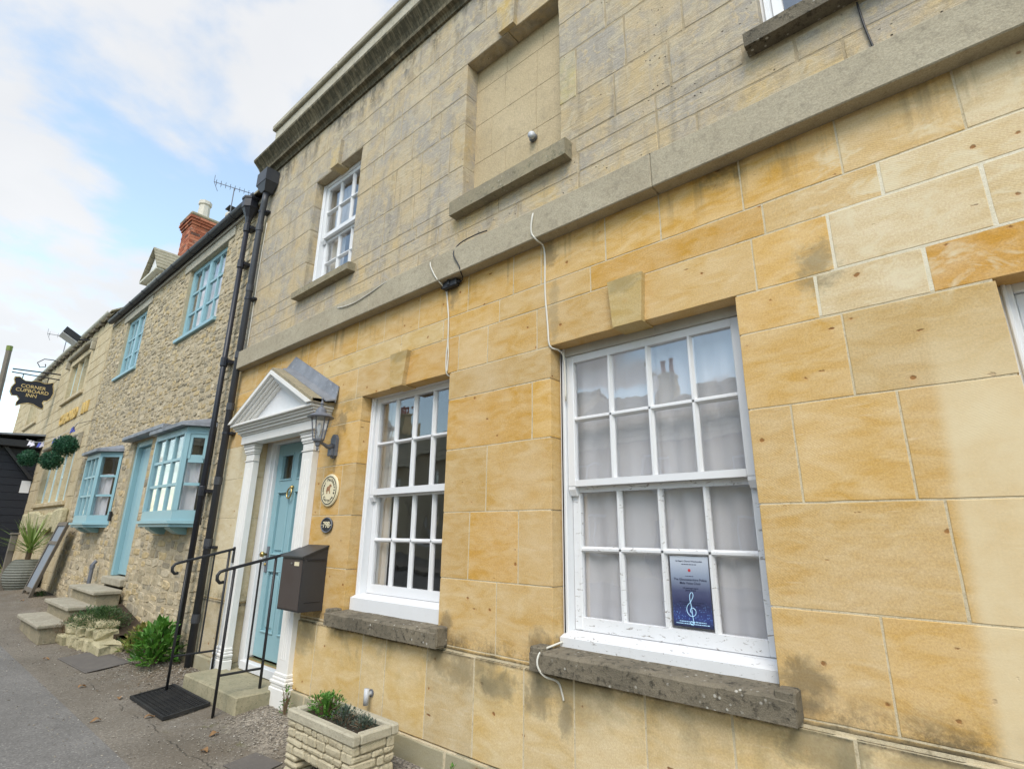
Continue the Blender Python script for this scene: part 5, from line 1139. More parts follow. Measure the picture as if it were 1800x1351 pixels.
# rockery beside the steps
rk = thing('rockery_wall', 'low dry stone rockery edge beside the cottage steps', 'rockery', (-9.2, -.45, 0))
def rock(mb, c, s_, seed):
    q = random.Random(seed); vs = []; n = 8
    for k, (h, f_) in enumerate(((-.5, .92), (-.3, 1.0), (.34, 1.0), (.5, .88))):
        for i in range(n):
            t = 2 * PI * i / n; ct, st = math.cos(t), math.sin(t); m = min(1.32, 1 / max(abs(ct), abs(st))) * f_ * q.uniform(.80, 1.06) * .5
            vs.append((c[0] + ct * m * s_[0], c[1] + st * m * s_[1], c[2] + (h + q.uniform(-.06, .06)) * s_[2]))
    fs = [(k * n + i, k * n + (i + 1) % n, (k + 1) * n + (i + 1) % n, (k + 1) * n + i) for k in range(3) for i in range(n)] + [tuple(range(n))[::-1], tuple(range(3 * n, 4 * n))]
    mb.add(vs, fs)
k = 0
for lvl, (zc, hh) in enumerate(((.07, .15), (.20, .12), (.30, .09))):
    x = -9.72 + .05 * lvl
    while x < -8.55 - .1 * lvl:
        wd = R.uniform(.2, .52); mb = MB(); t = (x + 9.7) / 1.2
        rock(mb, (x + wd / 2, -.56 + .16 * t + .05 * lvl, zc), (wd * .98, .26, hh * R.uniform(.8, 1.15)), 70 + k); mb.build('stone', 'rock', rk, False); x += wd; k += 1
mb = MB(); mb.add([(-9.74, -.5, .28), (-8.5, -.32, .20), (-8.3, -.0, .20), (-9.74, .0, .45)], [(0, 1, 2, 3)]); mb.add([(-9.74, -.5, .0), (-8.5, -.32, .0), (-8.5, -.32, .20), (-9.74, -.5, .28)], [(0, 1, 2, 3)]); mb.build('soil', 'soil', rk)
def shrub(name, label, c, rx, ry, rz, n, L, W, mat, seed, upb=.5, stems=14, smat='drystem', cat='plant'):
    t = thing(name, label, cat, c); q = random.Random(seed); c = Vector(c); mb = MB(); st = MB()
    for k in range(stems):
        a = q.uniform(0, 2 * PI); e = Vector((math.cos(a) * rx * q.uniform(.1, .9), math.sin(a) * ry * q.uniform(.1, .9), rz * q.uniform(.5, 1.0)))
        st.tube([c + Vector((e.x * .25, e.y * .25, 0)), c + e * .5 + Vector((0, 0, rz * .12)), c + e], .004, 4, .0018)
    for k in range(n):
        a = q.uniform(0, 2 * PI); r = q.uniform(0, 1) ** .45; ph = q.uniform(0, PI / 2)
        d = Vector((math.cos(a) * math.cos(ph), math.sin(a) * math.cos(ph), math.sin(ph)))
        bump_ = 1 + .28 * mnoise.noise(Vector((d.x * 2.4 + seed, d.y * 2.4, d.z * 2.4)))
        p = c + Vector((d.x * rx, d.y * ry, d.z * rz)) * r * bump_ + Vector((0, 0, .01))
        dd = d * .7 + Vector((q.uniform(-.6, .6), q.uniform(-.6, .6), q.uniform(-.1, 1) * upb)); mb.leaf(p, dd, Vector((q.uniform(-.3, .3), q.uniform(-.3, .3), 1)), L * q.uniform(.6, 1.2), W * q.uniform(.6, 1.2), .25, q.uniform(-.1, .35))
    st.build('stems', smat, t); mb.build('foliage', mat, t); return t
shrub('aubrieta_mat', 'trailing dull green mat plant spilling over the rockery', (-9.15, -.36, .24), .62, .36, .22, 3600, .035, .015, 'leaf_dark', 1, .4, 30, cat='shrub')
shrub('dry_shrub', 'brown dead stems beside the lowest cottage step', (-9.62, -.62, .05), .22, .2, .24, 260, .05, .008, 'drystem', 2, .5, 40)
shrub('yellowing_plant', 'yellowing leafy plant between the rockery and the bright bush', (-7.95, -.20, .06), .26, .2, .26, 330, .085, .032, 'leaf_yel', 3, .6, 20)
shrub('leafy_bush', 'bright green leafy bush at the foot of the black drainpipe', (-7.20, -.26, .06), .30, .22, .38, 560, .12, .055, 'leaf', 4, .55, 26)
shrub('small_weed', 'small green weed at the base of the right pilaster', (-4.50, -.13, .06), .05, .05, .20, 50, .03, .016, 'leaf', 6)
shrub('small_weed', 'tiny weed under the leaning chalkboard', (-14.2, -.2, .17), .16, .1, .12, 90, .05, .025, 'leaf_dark', 8)
shrub('small_weed', 'low weed in the soil strip under the larger bay window', (-8.35, -.32, .06), .14, .1, .09, 70, .04, .02, 'leaf_dark', 9)
shrub('small_weed', 'sprig of weed by the wall right of the stone planter', (-2.55, -.12, .06), .03, .03, .12, 26, .03, .014, 'leaf', 10)

# ------------------------------------------------------------------ drainpipes
dp = thing('drainpipe', 'grey plastic drainpipe with square hopper at the corner of the ochre house', 'drainpipe', (-6.79, -.075, .06))
X, Y = -6.74, -.075
mb = MB(); mb.tube([(X, Y, .05), (X, Y, 5.62), (X + .01, Y, 5.72), (X + .05, Y - .01, 5.82), (X + .06, Y - .01, 5.98)], .040, 12); mb.build('pipe', 'greyplastic', dp, True)
for z in (.55, 1.35, 2.05, 2.95, 3.62, 4.55, 5.45):
    mb = MB(); mb.tube([(X, Y, z - .045), (X, Y, z + .045)], .046, 14); mb.build('socket', 'greyplastic', dp, False)
for z in (1.3, 2.62, 4.4, 5.7):
    mb = MB(); mb.cbox(X - .03, X + .095, Y + .02, .002, z - .015, z + .015, .004); mb.tube([(X, Y, z - .014), (X, Y, z + .014)], .0465, 12); mb.build('clip', 'blackpipe', dp)
mb = MB(); hx = X + .06; hz = 5.97
mb.add([(hx - .05, Y - .06, hz), (hx + .05, Y - .06, hz), (hx + .05, Y + .05, hz), (hx - .05, Y + .05, hz), (hx - .14, Y - .10, hz + .12), (hx + .14, Y - .10, hz + .12), (hx + .14, Y + .07, hz + .12), (hx - .14, Y + .07, hz + .12)], cube_faces())
mb.box(hx - .145, hx + .145, Y - .105, Y + .072, hz + .121, hz + .31); mb.build('hopper', 'greyplastic', dp)
mb = MB(); mb.tube([(hx - .10, .06, hz + .38), (hx - .10, -.08, hz + .36)], .045, 10); mb.build('spout', 'bluegreymetal', dp)
bp = thing('drainpipe', 'black cast-iron drainpipe with flared hopper on the rubble cottage', 'drainpipe', (-7.16, -.08, .06))
X2, Y2 = -7.16, -.085
mb = MB(); mb.tube([(X2, Y2, .04), (X2, Y2, 5.72)], .034, 10); mb.build('pipe', 'blackpipe', bp, True)
for z in (1.95, 3.62, 5.05, 5.62):
    mb = MB(); mb.tube([(X2, Y2, z - .07), (X2, Y2, z - .06), (X2, Y2, z + .05), (X2, Y2, z + .06)], [.036, .046, .046, .040], 10); mb.box(X2 - .08, X2 + .08, Y2 + .02, .01, z - .02, z + .02); mb.build('collar', 'blackpipe', bp)
mb = MB(); mb.lathe([(.035, 0), (.05, .08), (.10, .2), (.115, .22), (.115, .34), (.125, .35), (.125, .38), (.1, .38)], (X2, Y2, 5.70), 8, 'z', True); mb.build('hopper', 'blackpipe', bp)
mb = MB(); mb.tube([(X2, Y2, 6.06), (X2 + .02, Y2, 6.12)], .05, 8); mb.build('outlet', 'blackpipe', bp)

# ------------------------------------------------------------------ lantern, plaques, letter box
ln = thing('wall_lantern', 'blue-grey six-sided wall lantern beside the pediment', 'lantern', (-4.37, -.1, 2.13))
mb = MB(); mb.prism([(-4.415, 2.15), (-4.37, 2.125), (-4.325, 2.15), (-4.325, 2.31), (-4.35, 2.345), (-4.39, 2.345), (-4.415, 2.31)], 'y', -.03, -.001); mb.cbox(-4.405, -4.345, -.06, -.028, 2.145, 2.215, .006); mb.build('back_plate', 'bluegreymetal', ln)
mb = MB(); mb.tube([(-4.37, -.03, 2.235), (-4.36, -.09, 2.225), (-4.345, -.15, 2.245), (-4.335, -.19, 2.25), (-4.335, -.20, 2.262)], [.03, .02, .014, .014, .018], 8); mb.build('arm', 'bluegreymetal', ln, True)
LC = (-4.335, -.2, 0)
mb = MB(); mb.lathe([(.004, 2.17), (.012, 2.19), (.008, 2.205), (.02, 2.22), (.024, 2.245), (.045, 2.258), (.05, 2.275), (.046, 2.278)], LC, 6); mb.build('base', 'bluegreymetal', ln)
mb = MB()
for k in range(6):
    t = 2 * PI * k / 6; mb.tube([(LC[0] + .046 * math.cos(t), LC[1] + .046 * math.sin(t), 2.27), (LC[0] + .076 * math.cos(t), LC[1] + .076 * math.sin(t), 2.475)], .0055, 5)
mb.build('frame', 'bluegreymetal', ln)
for k in range(6):
    t0, t1 = 2 * PI * k / 6, 2 * PI * (k + 1) / 6; mb = MB(); c0, s0, c1, s1 = math.cos(t0), math.sin(t0), math.cos(t1), math.sin(t1)
    mb.add([(LC[0] + .044 * c0, LC[1] + .044 * s0, 2.277), (LC[0] + .044 * c1, LC[1] + .044 * s1, 2.277), (LC[0] + .073 * c1, LC[1] + .073 * s1, 2.472), (LC[0] + .073 * c0, LC[1] + .073 * s0, 2.472)], [(0, 1, 2, 3)]); mb.build('pane', 'glass', ln)
mb = MB(); mb.lathe([(.115, 2.468), (.118, 2.475), (.085, 2.497), (.05, 2.515), (.045, 2.54), (.03, 2.56), (.012, 2.572), (.012, 2.59), (.018, 2.60), (.012, 2.612), (.006, 2.63), (.011, 2.645), (.003, 2.66)], LC, 12); mb.build('hood', 'bluegreymetal', ln)
mb = MB(); mb.lathe([(.012, 2.28), (.012, 2.33), (.022, 2.36), (.022, 2.40), (.008, 2.42)], LC, 8); mb.build('bulb', 'white', ln, True)
nm = thing('name_plaque', 'round cream plaque with black lettering and horse emblem', 'plaque', (-4.38, -.01, 1.70))
PC = Vector((-4.38, 0, 1.842))
mb = MB(); mb.lathe([(.142, .001), (.145, .008), (.140, .016), (.13, .019)], PC, 40, 'y'); mb.build('disc', 'cream', nm)
mb = MB(); mb.tube([(PC.x + .122 * math.cos(t), -.020, PC.z + .122 * math.sin(t)) for t in fr(0, 2 * PI, 40)], .004, 5, cap=False); mb.build('ring', 'blackflat', nm)
mb = MB()
def arc_text(mb, s, r, a0, a1, size, flip):
    for k, ch_ in enumerate(s):
        if ch_ == ' ': continue
        a = a0 + (a1 - a0) * (k + .5) / len(s)
        cx_, cz_ = PC.x + r * math.cos(a), PC.z + r * math.sin(a); rot = a - PI / 2 if not flip else a + PI / 2
        put_text(mb, ch_, size, lambda u, v, w_, cx_=cx_, cz_=cz_, rot=rot: (cx_ + u * math.cos(rot) - v * math.sin(rot), -.0192 - w_, cz_ + u * math.sin(rot) + v * math.cos(rot)), .0008, .0015)
arc_text(mb, 'Lower Packhorse', .094, math.radians(205), math.radians(-25), .040, False); arc_text(mb, 'Cottage', .092, math.radians(218), math.radians(322), .042, True)
mb.build('lettering', 'blackflat', nm)
mb = MB(); hp = [(-.04, -.01), (-.03, .03), (-.005, .035), (.012, .05), (.03, .052), (.045, .035), (.035, .028), (.022, .03), (.02, .005), (.028, -.03), (.018, -.03), (.012, -.005), (-.015, -.005), (-.02, -.03), (-.03, -.03), (-.03, -.005)]
mb.prism([(PC.x + x, PC.z + z_) for x, z_ in hp], 'y', -.0215, -.019); mb.build('emblem', 'redhorse', nm)
nu = thing('number_plaque', 'small oval dark plaque numbered 79B', 'plaque', (-4.365, -.01, 1.48))
mb = MB(); el = [(-4.365 + .086 * math.cos(t), 1.54 + .062 * math.sin(t)) for t in fr(0, 2 * PI, 32)[:-1]]; mb.prism(el, 'y', -.014, -.001); mb.build('plate', 'signblack', nu)
mb = MB(); mb.tube([(x_, -.0135, z_) for x_, z_ in el + [el[0]]], .006, 6, cap=False); mb.build('rim', 'bluegreymetal', nu, True)
mb = MB(); put_text(mb, '79B', .072, lambda u, v, w_: (-4.365 + u, -.0142 - w_, 1.54 + v), .0015, .003)
for sx in (-1, 1): mb.lathe([(.006, 0), (.004, .003)], (-4.365 + sx * .071, -.014, 1.54), 8, 'y')
mb.build('lettering', 'cream', nu)
lb = thing('letter_box', 'brown-black metal letter box with sloping lid mounted on the wall', 'letter box', (-4.48, -.1, .84))
bx0, bx1, by, bz0, bz1, bz2 = -4.675, -4.315, -.215, .845, 1.275, 1.365
mb = MB(); mb.prism([(-.002, bz0), (by, bz0), (by, bz1), (-.002, bz2 - .012)], 'x', bx0, bx1); mb.build('body', 'boxmetal', lb)
mb = MB(); mb.quadprism((bx0 - .012, by - .02, bz1 - .006), (bx1 + .012, by - .02, bz1 - .006), (bx1 + .012, 0, bz2 - .006), (bx0 - .012, 0, bz2 - .006), (0, 0, .012)); mb.build('lid', 'boxmetal', lb)
mb = MB(); mb.cbox(bx0 + .012, bx1 - .012, by - .006, by + .001, bz0 + .012, bz1 - .02, .003); mb.build('door', 'rustmetal', lb)
mb = MB(); mb.lathe([(.009, 0), (.009, .006)], (bx0 + .18, by - .006, bz1 - .055), 10, 'y'); mb.build('lock', 'alu', lb)
mb = MB(); mb.box(bx0 + .225, bx0 + .30, by - .0085, by - .006, bz1 - .072, bz1 - .04); mb.build('name_card', 'cream', lb)
mb = MB(); mb.cbox(bx1 - .003, bx1 + .006, by + .03, -.02, bz1 - .03, bz1 - .015, .002); mb.cbox(bx1 - .003, bx1 + .004, by + .04, -.03, bz0 + .07, bz0 + .078, .002); mb.build('side_seam', 'blackpaint', lb)

# ------------------------------------------------------------------ step, mat, handrails
mb = MB(); mb.cbox(-5.98, -4.83, -.385, -.036, -.05, .172, .012, .006)
tag(mb.build('stone_step', 'step'), 'single greenish stone doorstep between the handrails', 'step')
def handrail(x, yf, yb, ye, ze, zc, label, plate):
    t = thing('handrail', label, 'handrail', (x, yf, 0), 'iron handrails at the front door')
    sl2 = (ze - zc) / (ye - (yf - .08))
    top = [(x, yf - .075, zc - .095), (x, yf - .105, zc - .10), (x, yf - .130, zc - .075), (x, yf - .133, zc - .04), (x, yf - .115, zc - .012), (x, yf - .08, zc)]
    top += [(x, yy, zc + sl2 * (yy - (yf - .08))) for yy in fr(yf - .08, ye, 6)[1:]]
    mb = MB(); mb.tube(top, .014, 8); mb.build('rail', 'blackpaint', t, True)
    for yy, zb in ((yf, -.03), (yb, .0)):
        mb = MB(); mb.tube([(x, yy, ground_z(x, yy) - .04), (x, yy, zc + sl2 * (yy - yf + .08) - .008)], .0125, 8); mb.build('post', 'blackpaint', t, True)
    mb = MB(); mb.tube([(x, yf, .33), (x, yb, .33)], .010, 6); mb.build('lower_bar', 'blackpaint', t)
    ym = yf + (yb - yf) * .62; mb = MB(); mb.tube([(x, ym, .33), (x, ym, zc + sl2 * (ym - yf + .08) - .008)], .009, 6); mb.build('baluster', 'blackpaint', t)
    if plate: mb = MB(); mb.cbox(x - .02, x + .02, ye - .006, ye + .006, ze - .14, ze + .02, .003); mb.build('fixing_plate', 'blackpaint', t)
handrail(-4.97, -.49, -.13, -.012, 1.285, 1.155, 'black iron handrail nearer the letter box', False)
handrail(-6.02, -.50, -.12, -.075, 1.30, 1.175, 'black iron handrail nearer the drainpipes', True)
mt = thing('doormat', 'black rubber honeycomb doormat beside the doorstep', 'doormat', (-5.72, -.58, .02))
mx0, mx1, my0, my1 = -6.12, -5.25, -.76, -.405
mz = max(ground_z(-5.7, my0), ground_z(-5.7, my1)) + .004; tilt = lambda y: ground_z(-5.7, y) + .006
mb = MB()
for a in ((mx0, mx1, my0, my0 + .018), (mx0, mx1, my1 - .018, my1), (mx0, mx0 + .018, my0 + .018, my1 - .018), (mx1 - .018, mx1, my0 + .018, my1 - .018)):
    mb.add([(a[0], a[2], tilt(a[2])), (a[1], a[2], tilt(a[2])), (a[1], a[3], tilt(a[3])), (a[0], a[3], tilt(a[3])), (a[0], a[2], tilt(a[2]) + .026), (a[1], a[2], tilt(a[2]) + .026), (a[1], a[3], tilt(a[3]) + .026), (a[0], a[3], tilt(a[3]) + .026)], cube_faces())
mb.build('border', 'rubber', mt)
mb = MB(); sp_ = .042; r0, r1 = .0225, .0155; row = 0; y = my0 + .03
while y < my1 - .02:
    x = mx0 + .03 + (sp_ / 2 if row % 2 else 0)
    while x < mx1 - .025:
        vs = []
        for rr_, zz_ in ((r0, 0), (r0, .022), (r1, .022), (r1, 0)):
            vs += [(x + rr_ * math.cos(PI / 6 + PI * k / 3), y + rr_ * math.sin(PI / 6 + PI * k / 3), tilt(y) + zz_) for k in range(6)]
        mb.add(vs, [(j * 6 + k, j * 6 + (k + 1) % 6, (j + 1) * 6 + (k + 1) % 6, (j + 1) * 6 + k) for j in range(3) for k in range(6)]); x += sp_
    y += sp_ * .87; row += 1
stuff(mb.build('rings', 'rubber', mt))

# ------------------------------------------------------------------ planter
pl = thing('stone_planter', 'cast stone trough planter on two stone feet against the wall', 'planter', (-3.28, -.4, .03))
px0, px1, py0, py1, pz0, pzb, pzt = -3.66, -2.90, -.575, -.245, .035, .115, .36
zrim = .30
mb = MB(); mb.box(px0 + .03, px1 - .03, py0 + .03, py1 - .03, pzb, zrim - .03); mb.build('core', 'mortar_rub', pl)
mb = MB()
for a in ((px0, px1, py0, py0 + .055), (px0, px1, py1 - .055, py1), (px0, px0 + .055, py0 + .0551, py1 - .0551), (px1 - .055, px1, py0 + .0551, py1 - .0551)): mb.cbox(a[0], a[1], a[2], a[3], zrim, pzt, .010, .003)
mb.build('rim', 'cast_rim', pl)
mb = MB(); mb.box(px0 + .05, px1 - .05, py0 + .05, py1 - .05, zrim - .035, pzt - .03); mb.build('soil', 'soil', pl)
q = random.Random(21)
def face_stones(front):
    z = pzb
    for h in ((.055, .038, .052, .042) if front else (.048, .05, .036, .052)):
        a, e = (px0 + .012, px1 - .012) if front else (py0 + .014, py1 - .014)
        while a < e - .01:
            wd = q.choice((.06, .09, .13, .17)) * q.uniform(.85, 1.15); b = min(a + wd, e)
            if e - b < .05: b = e
            mb = MB(); mb.cbox(0, b - a - .007, 0, .035, q.uniform(-.003, .003), h - .006 + q.uniform(-.004, .004), .009, .007, rnd=q)
            if front: mb.v = [(a + v[0], py0 + .008 + v[1] - q.uniform(0, .002), z + v[2]) for v in mb.v]
            else: mb.v = [(px1 - .008 - v[1], a + v[0], z + v[2]) for v in mb.v]
            mb.build('stone', 'cast', pl); a = b
        z += h
face_stones(True); face_stones(False)
for fx0, fx1 in ((px0 + .005, px0 + .17), (px1 - .17, px1 + .012)):
    for zz0, zz1 in ((.0, .04), (.04, .078), (.078, .114)):
        e = q.uniform(0, .02); mb = MB(); mb.cbox(fx0 + e, fx1 - q.uniform(0, .02), py0 + .005, py1 - .005, zz0 + .002, zz1 - .003, .014, .004, rnd=q); mb.build('foot_stone', 'cast', pl)
shrub('box_plant', 'bright green small-leaved plant at the left end of the planter', (-3.47, -.40, .31), .17, .12, .135, 620, .028, .014, 'leaf', 31, .9, 26)
shrub('heather_plant', 'dark grey-green heather in the middle of the planter', (-3.24, -.41, .31), .13, .11, .085, 420, .024, .009, 'leaf_grey', 32, .9, 26)
shrub('heather_plant', 'low dark heather tuft at the right of the planter', (-3.07, -.39, .31), .11, .09, .06, 300, .024, .009, 'leaf_grey', 33, .9, 20)
wp = thing('overflow_pipe', 'short white plastic pipe end on the wall behind the planter', 'pipe', (-3.55, -.06, .3)); mb = MB(); mb.tube([(-3.52, -.06, .30), (-3.52, -.06, .405)], .019, 10); mb.tube([(-3.52, -.06, .37), (-3.52, -.016, .37)], .016, 8); mb.build('elbow', 'sensorw', wp, True); mb = MB(); mb.tube([(-3.52, -.024, .37), (-3.52, -.017, .37)], .026, 10); mb.build('flange', 'bluegreymetal', wp)

# ------------------------------------------------------------------ cables, small fittings, poster
def cable(path, r, mat, label, name='cable'):
    # smooth the path
    P_ = [Vector(p) for p in path]; o = []
    for i in range(len(P_) - 1):
        a, b, c, d = P_[max(i - 1, 0)], P_[i], P_[i + 1], P_[min(i + 2, len(P_) - 1)]
        for k in range(5):
            t = k / 5; o.append(.5 * ((2 * b) + (c - a) * t + (2 * a - 5 * b + 4 * c - d) * t * t + (3 * b - a - 3 * c + d) * t ** 3))
    o.append(P_[-1]); mb = MB(); mb.tube(o, r, 6); return tag(mb.build(name, mat, None, True), label, 'cable')
s_ = -.101
cable([(-2.03, .0, 3.70), (-1.99, -.06, 3.665), (-1.98, s_, 3.60), (-1.99, s_, 3.48), (-1.96, s_ + .02, 3.415), (-1.95, -.006, 3.37), (-1.945, -.006, 3.05), (-1.925, -.006, 2.8), (-1.91, -.006, 2.655), (-1.875, .05, 2.63), (-1.865, .09, 2.57), (-1.862, .096, 2.3)], .0065, 'cablewhite', 'white cable dropping over the string course to the large window corner')
cable([(-3.1, .0, 3.72), (-3.07, -.06, 3.67), (-3.05, s_, 3.60), (-2.98, s_, 3.47), (-2.945, s_ + .03, 3.41), (-2.945, -.007, 3.36), (-2.91, -.007, 3.2), (-2.90, -.007, 3.11), (-2.895, -.007, 2.93), (-2.905, -.007, 2.8), (-2.893, -.007, 2.66), (-2.885, .03, 2.64)], .0055, 'cablewhite', 'white cable running from the string course down to the smaller sash window')
cable([(-2.935, -.007, 3.385), (-2.922, -.007, 3.25), (-2.898, -.008, 3.11), (-2.892, -.008, 2.93), (-2.882, -.007, 2.8), (-2.889, -.007, 2.665)], .005, 'cablewhite', 'second white cable bundled beside the one above the smaller sash window')
cable([(-4.52, -.06, 3.665), (-4.40, s_, 3.60), (-4.15, s_ - .002, 3.575), (-3.9, s_, 3.60), (-3.65, s_ + .01, 3.645), (-3.45, -.05, 3.668), (-3.25, -.01, 3.675)], .0055, 'cablewhite', 'white cable sagging across the string course under the upper sash window')
cable([(-2.50, -.012, 3.74), (-2.62, -.02, 3.745), (-2.75, -.06, 3.70), (-2.775, s_, 3.60), (-2.71, s_, 3.48), (-2.70, s_ + .02, 3.42), (-2.73, -.03, 3.395), (-2.78, -.02, 3.385)], .0055, 'cableblack', 'black cable looping over the string course to the junction box')
cable([(-2.52, -.01, 3.675)] + [(x, -.012 - .02 * abs(math.sin(x * 2)), 3.672 + .02 * max(0, math.sin(x * 2.7 + 1))) for x in fr(-2.2, 2.4, 14)], .0075, 'cableblack', 'long black cable lying along the top of the string course')
cable([(-1.5, -.01, 3.69)] + [(x, -.012, 3.69 + .03 * max(0, math.sin(x * 4))) for x in fr(-1.2, .3, 8)], .005, 'cableblack', 'thinner black cable lifting off the string course below the right upper window')
cable([(.02, -.006, 3.67), (.0, -.008, 3.85), (-.01, -.008, 4.02)], .005, 'cableblack', 'short black cable rising from the string course under the right upper sill')
cable([(-1.88, .07, .90), (-1.905, .0, .885), (-1.93, -.09, .86), (-1.935, -.112, .80), (-1.91, -.085, .745), (-1.86, -.03, .715), (-1.835, -.024, .66), (-1.828, -.022, .63)], .006, 'cablewhite', 'white cable end dangling over the left end of the large window sill')
cable([(-6.70, -.006, 5.55), (-6.72, -.006, 4.9), (-6.71, -.006, 4.4), (-6.70, -.006, 3.7)], .006, 'cablewhite', 'thin pale cable running beside the grey drainpipe')
jb = thing('junction_box', 'small black cable junction box under the string course', 'junction box', (-2.86, -.02, 3.37)); mb = MB(); mb.cbox(-2.95, -2.79, -.05, -.001, 3.36, 3.42, .008); mb.build('casing', 'cableblack', jb); mb = MB(); mb.tube([(-2.79, -.026, 3.39), (-2.765, -.026, 3.39)], .014, 8); mb.tube([(-2.975, -.026, 3.39), (-2.95, -.026, 3.39)], .012, 8); mb.cbox(-2.89, -2.86, -.058, -.048, 3.375, 3.43, .004); mb.build('gland', 'cableblack', jb)
se = thing('sensor_lamp', 'small white sensor lamp fixed on the blind window panel', 'lamp', (-2.16, .1, 4.46)); mb = MB(); mb.lathe([(.035, 0), (.035, .02), (.02, .03)], (-2.15, .134, 4.50), 12, 'y'); mb.build('base', 'bluegreymetal', se, True); mb = MB(); mb.tube([(-2.15, .11, 4.50), (-2.13, .075, 4.485)], [.02, .03], 12); mb.build('head', 'sensorw', se, True)
po_ = thing('poster', 'blue concert poster with treble clef taped inside the large window', 'poster', (-1.17, .195, 1.03))
qx0, qx1, qz0, qz1, qy = -1.275, -1.07, 1.035, 1.375, .1885
mb = MB(); mb.box(qx0, qx1, qy, qy + .001, qz0, qz1); mb.build('sheet', 'poster', po_)
W_ = qx1 - qx0; cxp = (qx0 + qx1) / 2
mb = MB()
for txt, zf, sz in (("St Peter's Church Winchcombe", .93, .0115), ('The Gloucestershire Police', .665, .0165), ('Male Voice Choir', .615, .0165), ('with special guest organist', .545, .008), ('Jayne Evans', .515, .0125)):
    put_text(mb, txt, sz, lambda u, v, w_, zf=zf: (cxp + u * .95, qy - .0004 - w_, qz0 + (qz1 - qz0) * zf + v), .0002, .0003)
q_ = random.Random(5)
def fine_print(mb, zf, width, h):         # print too small to read: one bar for each word
    u = -width / 2
    while u < width / 2 - .003:
        w_ = min(q_.uniform(.004, .013), width / 2 - u); zc = qz0 + (qz1 - qz0) * zf; mb.box(cxp + u, cxp + u + w_, qy - .0007, qy - .0003, zc - h / 2, zc + h / 2); u += w_ + .0025
for zf, wd_, h_ in ((.885, .078, .0035), (.715, .045, .0028), (.345, .13, .0035), (.315, .095, .0035)): fine_print(mb, zf, wd_, h_)
mb.build('dark_lettering', 'navy', po_)
mb = MB(); mb.lathe([(.0075, .0), (.0075, .0006)], (cxp, qy - .0002, qz0 + .80 * (qz1 - qz0)), 12, 'y'); mb.build('crest', 'redprint', po_)
mb = MB(); gz = qz0 + .20 * (qz1 - qz0); clef = [(.004, -.065), (-.012, -.062), (-.012, -.05), (-.002, -.05), (.006, -.058), (.002, -.03), (-.002, .02), (-.008, .065), (-.002, .085), (.008, .088), (.010, .07), (-.004, .045), (-.024, .022), (-.026, -.004), (-.008, -.024), (.014, -.018), (.02, .002), (.006, .016), (-.008, .008), (-.006, -.006), (.002, -.008)]
cl_ = []
for i in range(len(clef) - 1):
    a, b, c, d = (Vector(clef[max(0, min(len(clef) - 1, j))]) for j in (i - 1, i, i + 1, i + 2))
    cl_ += [.5 * ((2 * b) + (c - a) * t + (2 * a - 5 * b + 4 * c - d) * t * t + (3 * b - a - 3 * c + d) * t ** 3) for t in (0, .25, .5, .75)]
mb.tube([(cxp + v.x, qy - .0014, gz + .008 + v.y) for v in cl_], .0017, 5); mb.build('treble_clef', 'cyan', po_)
mb = MB()
for zf, wd_ in ((.075, .14), (.045, .175)): fine_print(mb, zf, wd_, .0038)
mb.build('pale_lettering', 'cyan', po_)

# ------------------------------------------------------------------ covers, leaves, gravel
def cover(cx_, cy_, w_, d_, rot, label, group):
    t = thing('drain_cover', label, 'drain cover', (cx_, cy_, ground_z(cx_, cy_))); z = ground_z(cx_, cy_) + .006
    c, s_ = math.cos(rot), math.sin(rot); P_ = lambda u, v, h: (cx_ + u * c - v * s_, cy_ + u * s_ + v * c, ground_z(cx_ + u * c - v * s_, cy_ + u * s_ + v * c) + .004 + h)
    def bx(mb, u0, u1, v0, v1, h): mb.add([P_(u0, v0, 0), P_(u1, v0, 0), P_(u1, v1, 0), P_(u0, v1, 0), P_(u0, v0, h), P_(u1, v0, h), P_(u1, v1, h), P_(u0, v1, h)], cube_faces())
    mb = MB(); bx(mb, -w_ / 2, w_ / 2, -d_ / 2, d_ / 2, .004); mb.build('plate', 'coverdust', t)
    mb = MB(); nx, ny = int(w_ / .045), int(d_ / .045)
    for i in range(nx):
        for j in range(ny): bx(mb, -w_ / 2 + .02 + i * .045, -w_ / 2 + .045 + i * .045, -d_ / 2 + .02 + j * .045, -d_ / 2 + .045 + j * .045, .007)
    stuff(mb.build('studs', 'coverdust', t))
cover(-8.05, -.62, 1.05, .42, .05, 'long worn metal cover set in the pavement near the rockery', None); cover(-3.86, -.66, .32, .22, .1, 'small rusty square cover in front of the planter', None)
q = random.Random(77)
LV = [((-5.62, -1.12), 'curled orange leaf on the tarmac left of the mat'), ((-6.9, -.95), 'dry brown leaf beside the long metal cover'), ((-5.42, -.80), 'orange dead leaf at the near corner of the mat'), ((-4.6, -.62), 'pale dead leaf on the gravel in front of the handrail'), ((-8.6, -.95), 'small dry leaf near the rockery stones'), ((-6.2, -.82), 'dark shrivelled leaf on the pavement by the mat'), ((-4.35, -.78), 'straw-coloured leaf nearest the rusty square cover'), ((-13.9, -.5), 'brown leaf at the foot of the chalkboard')]
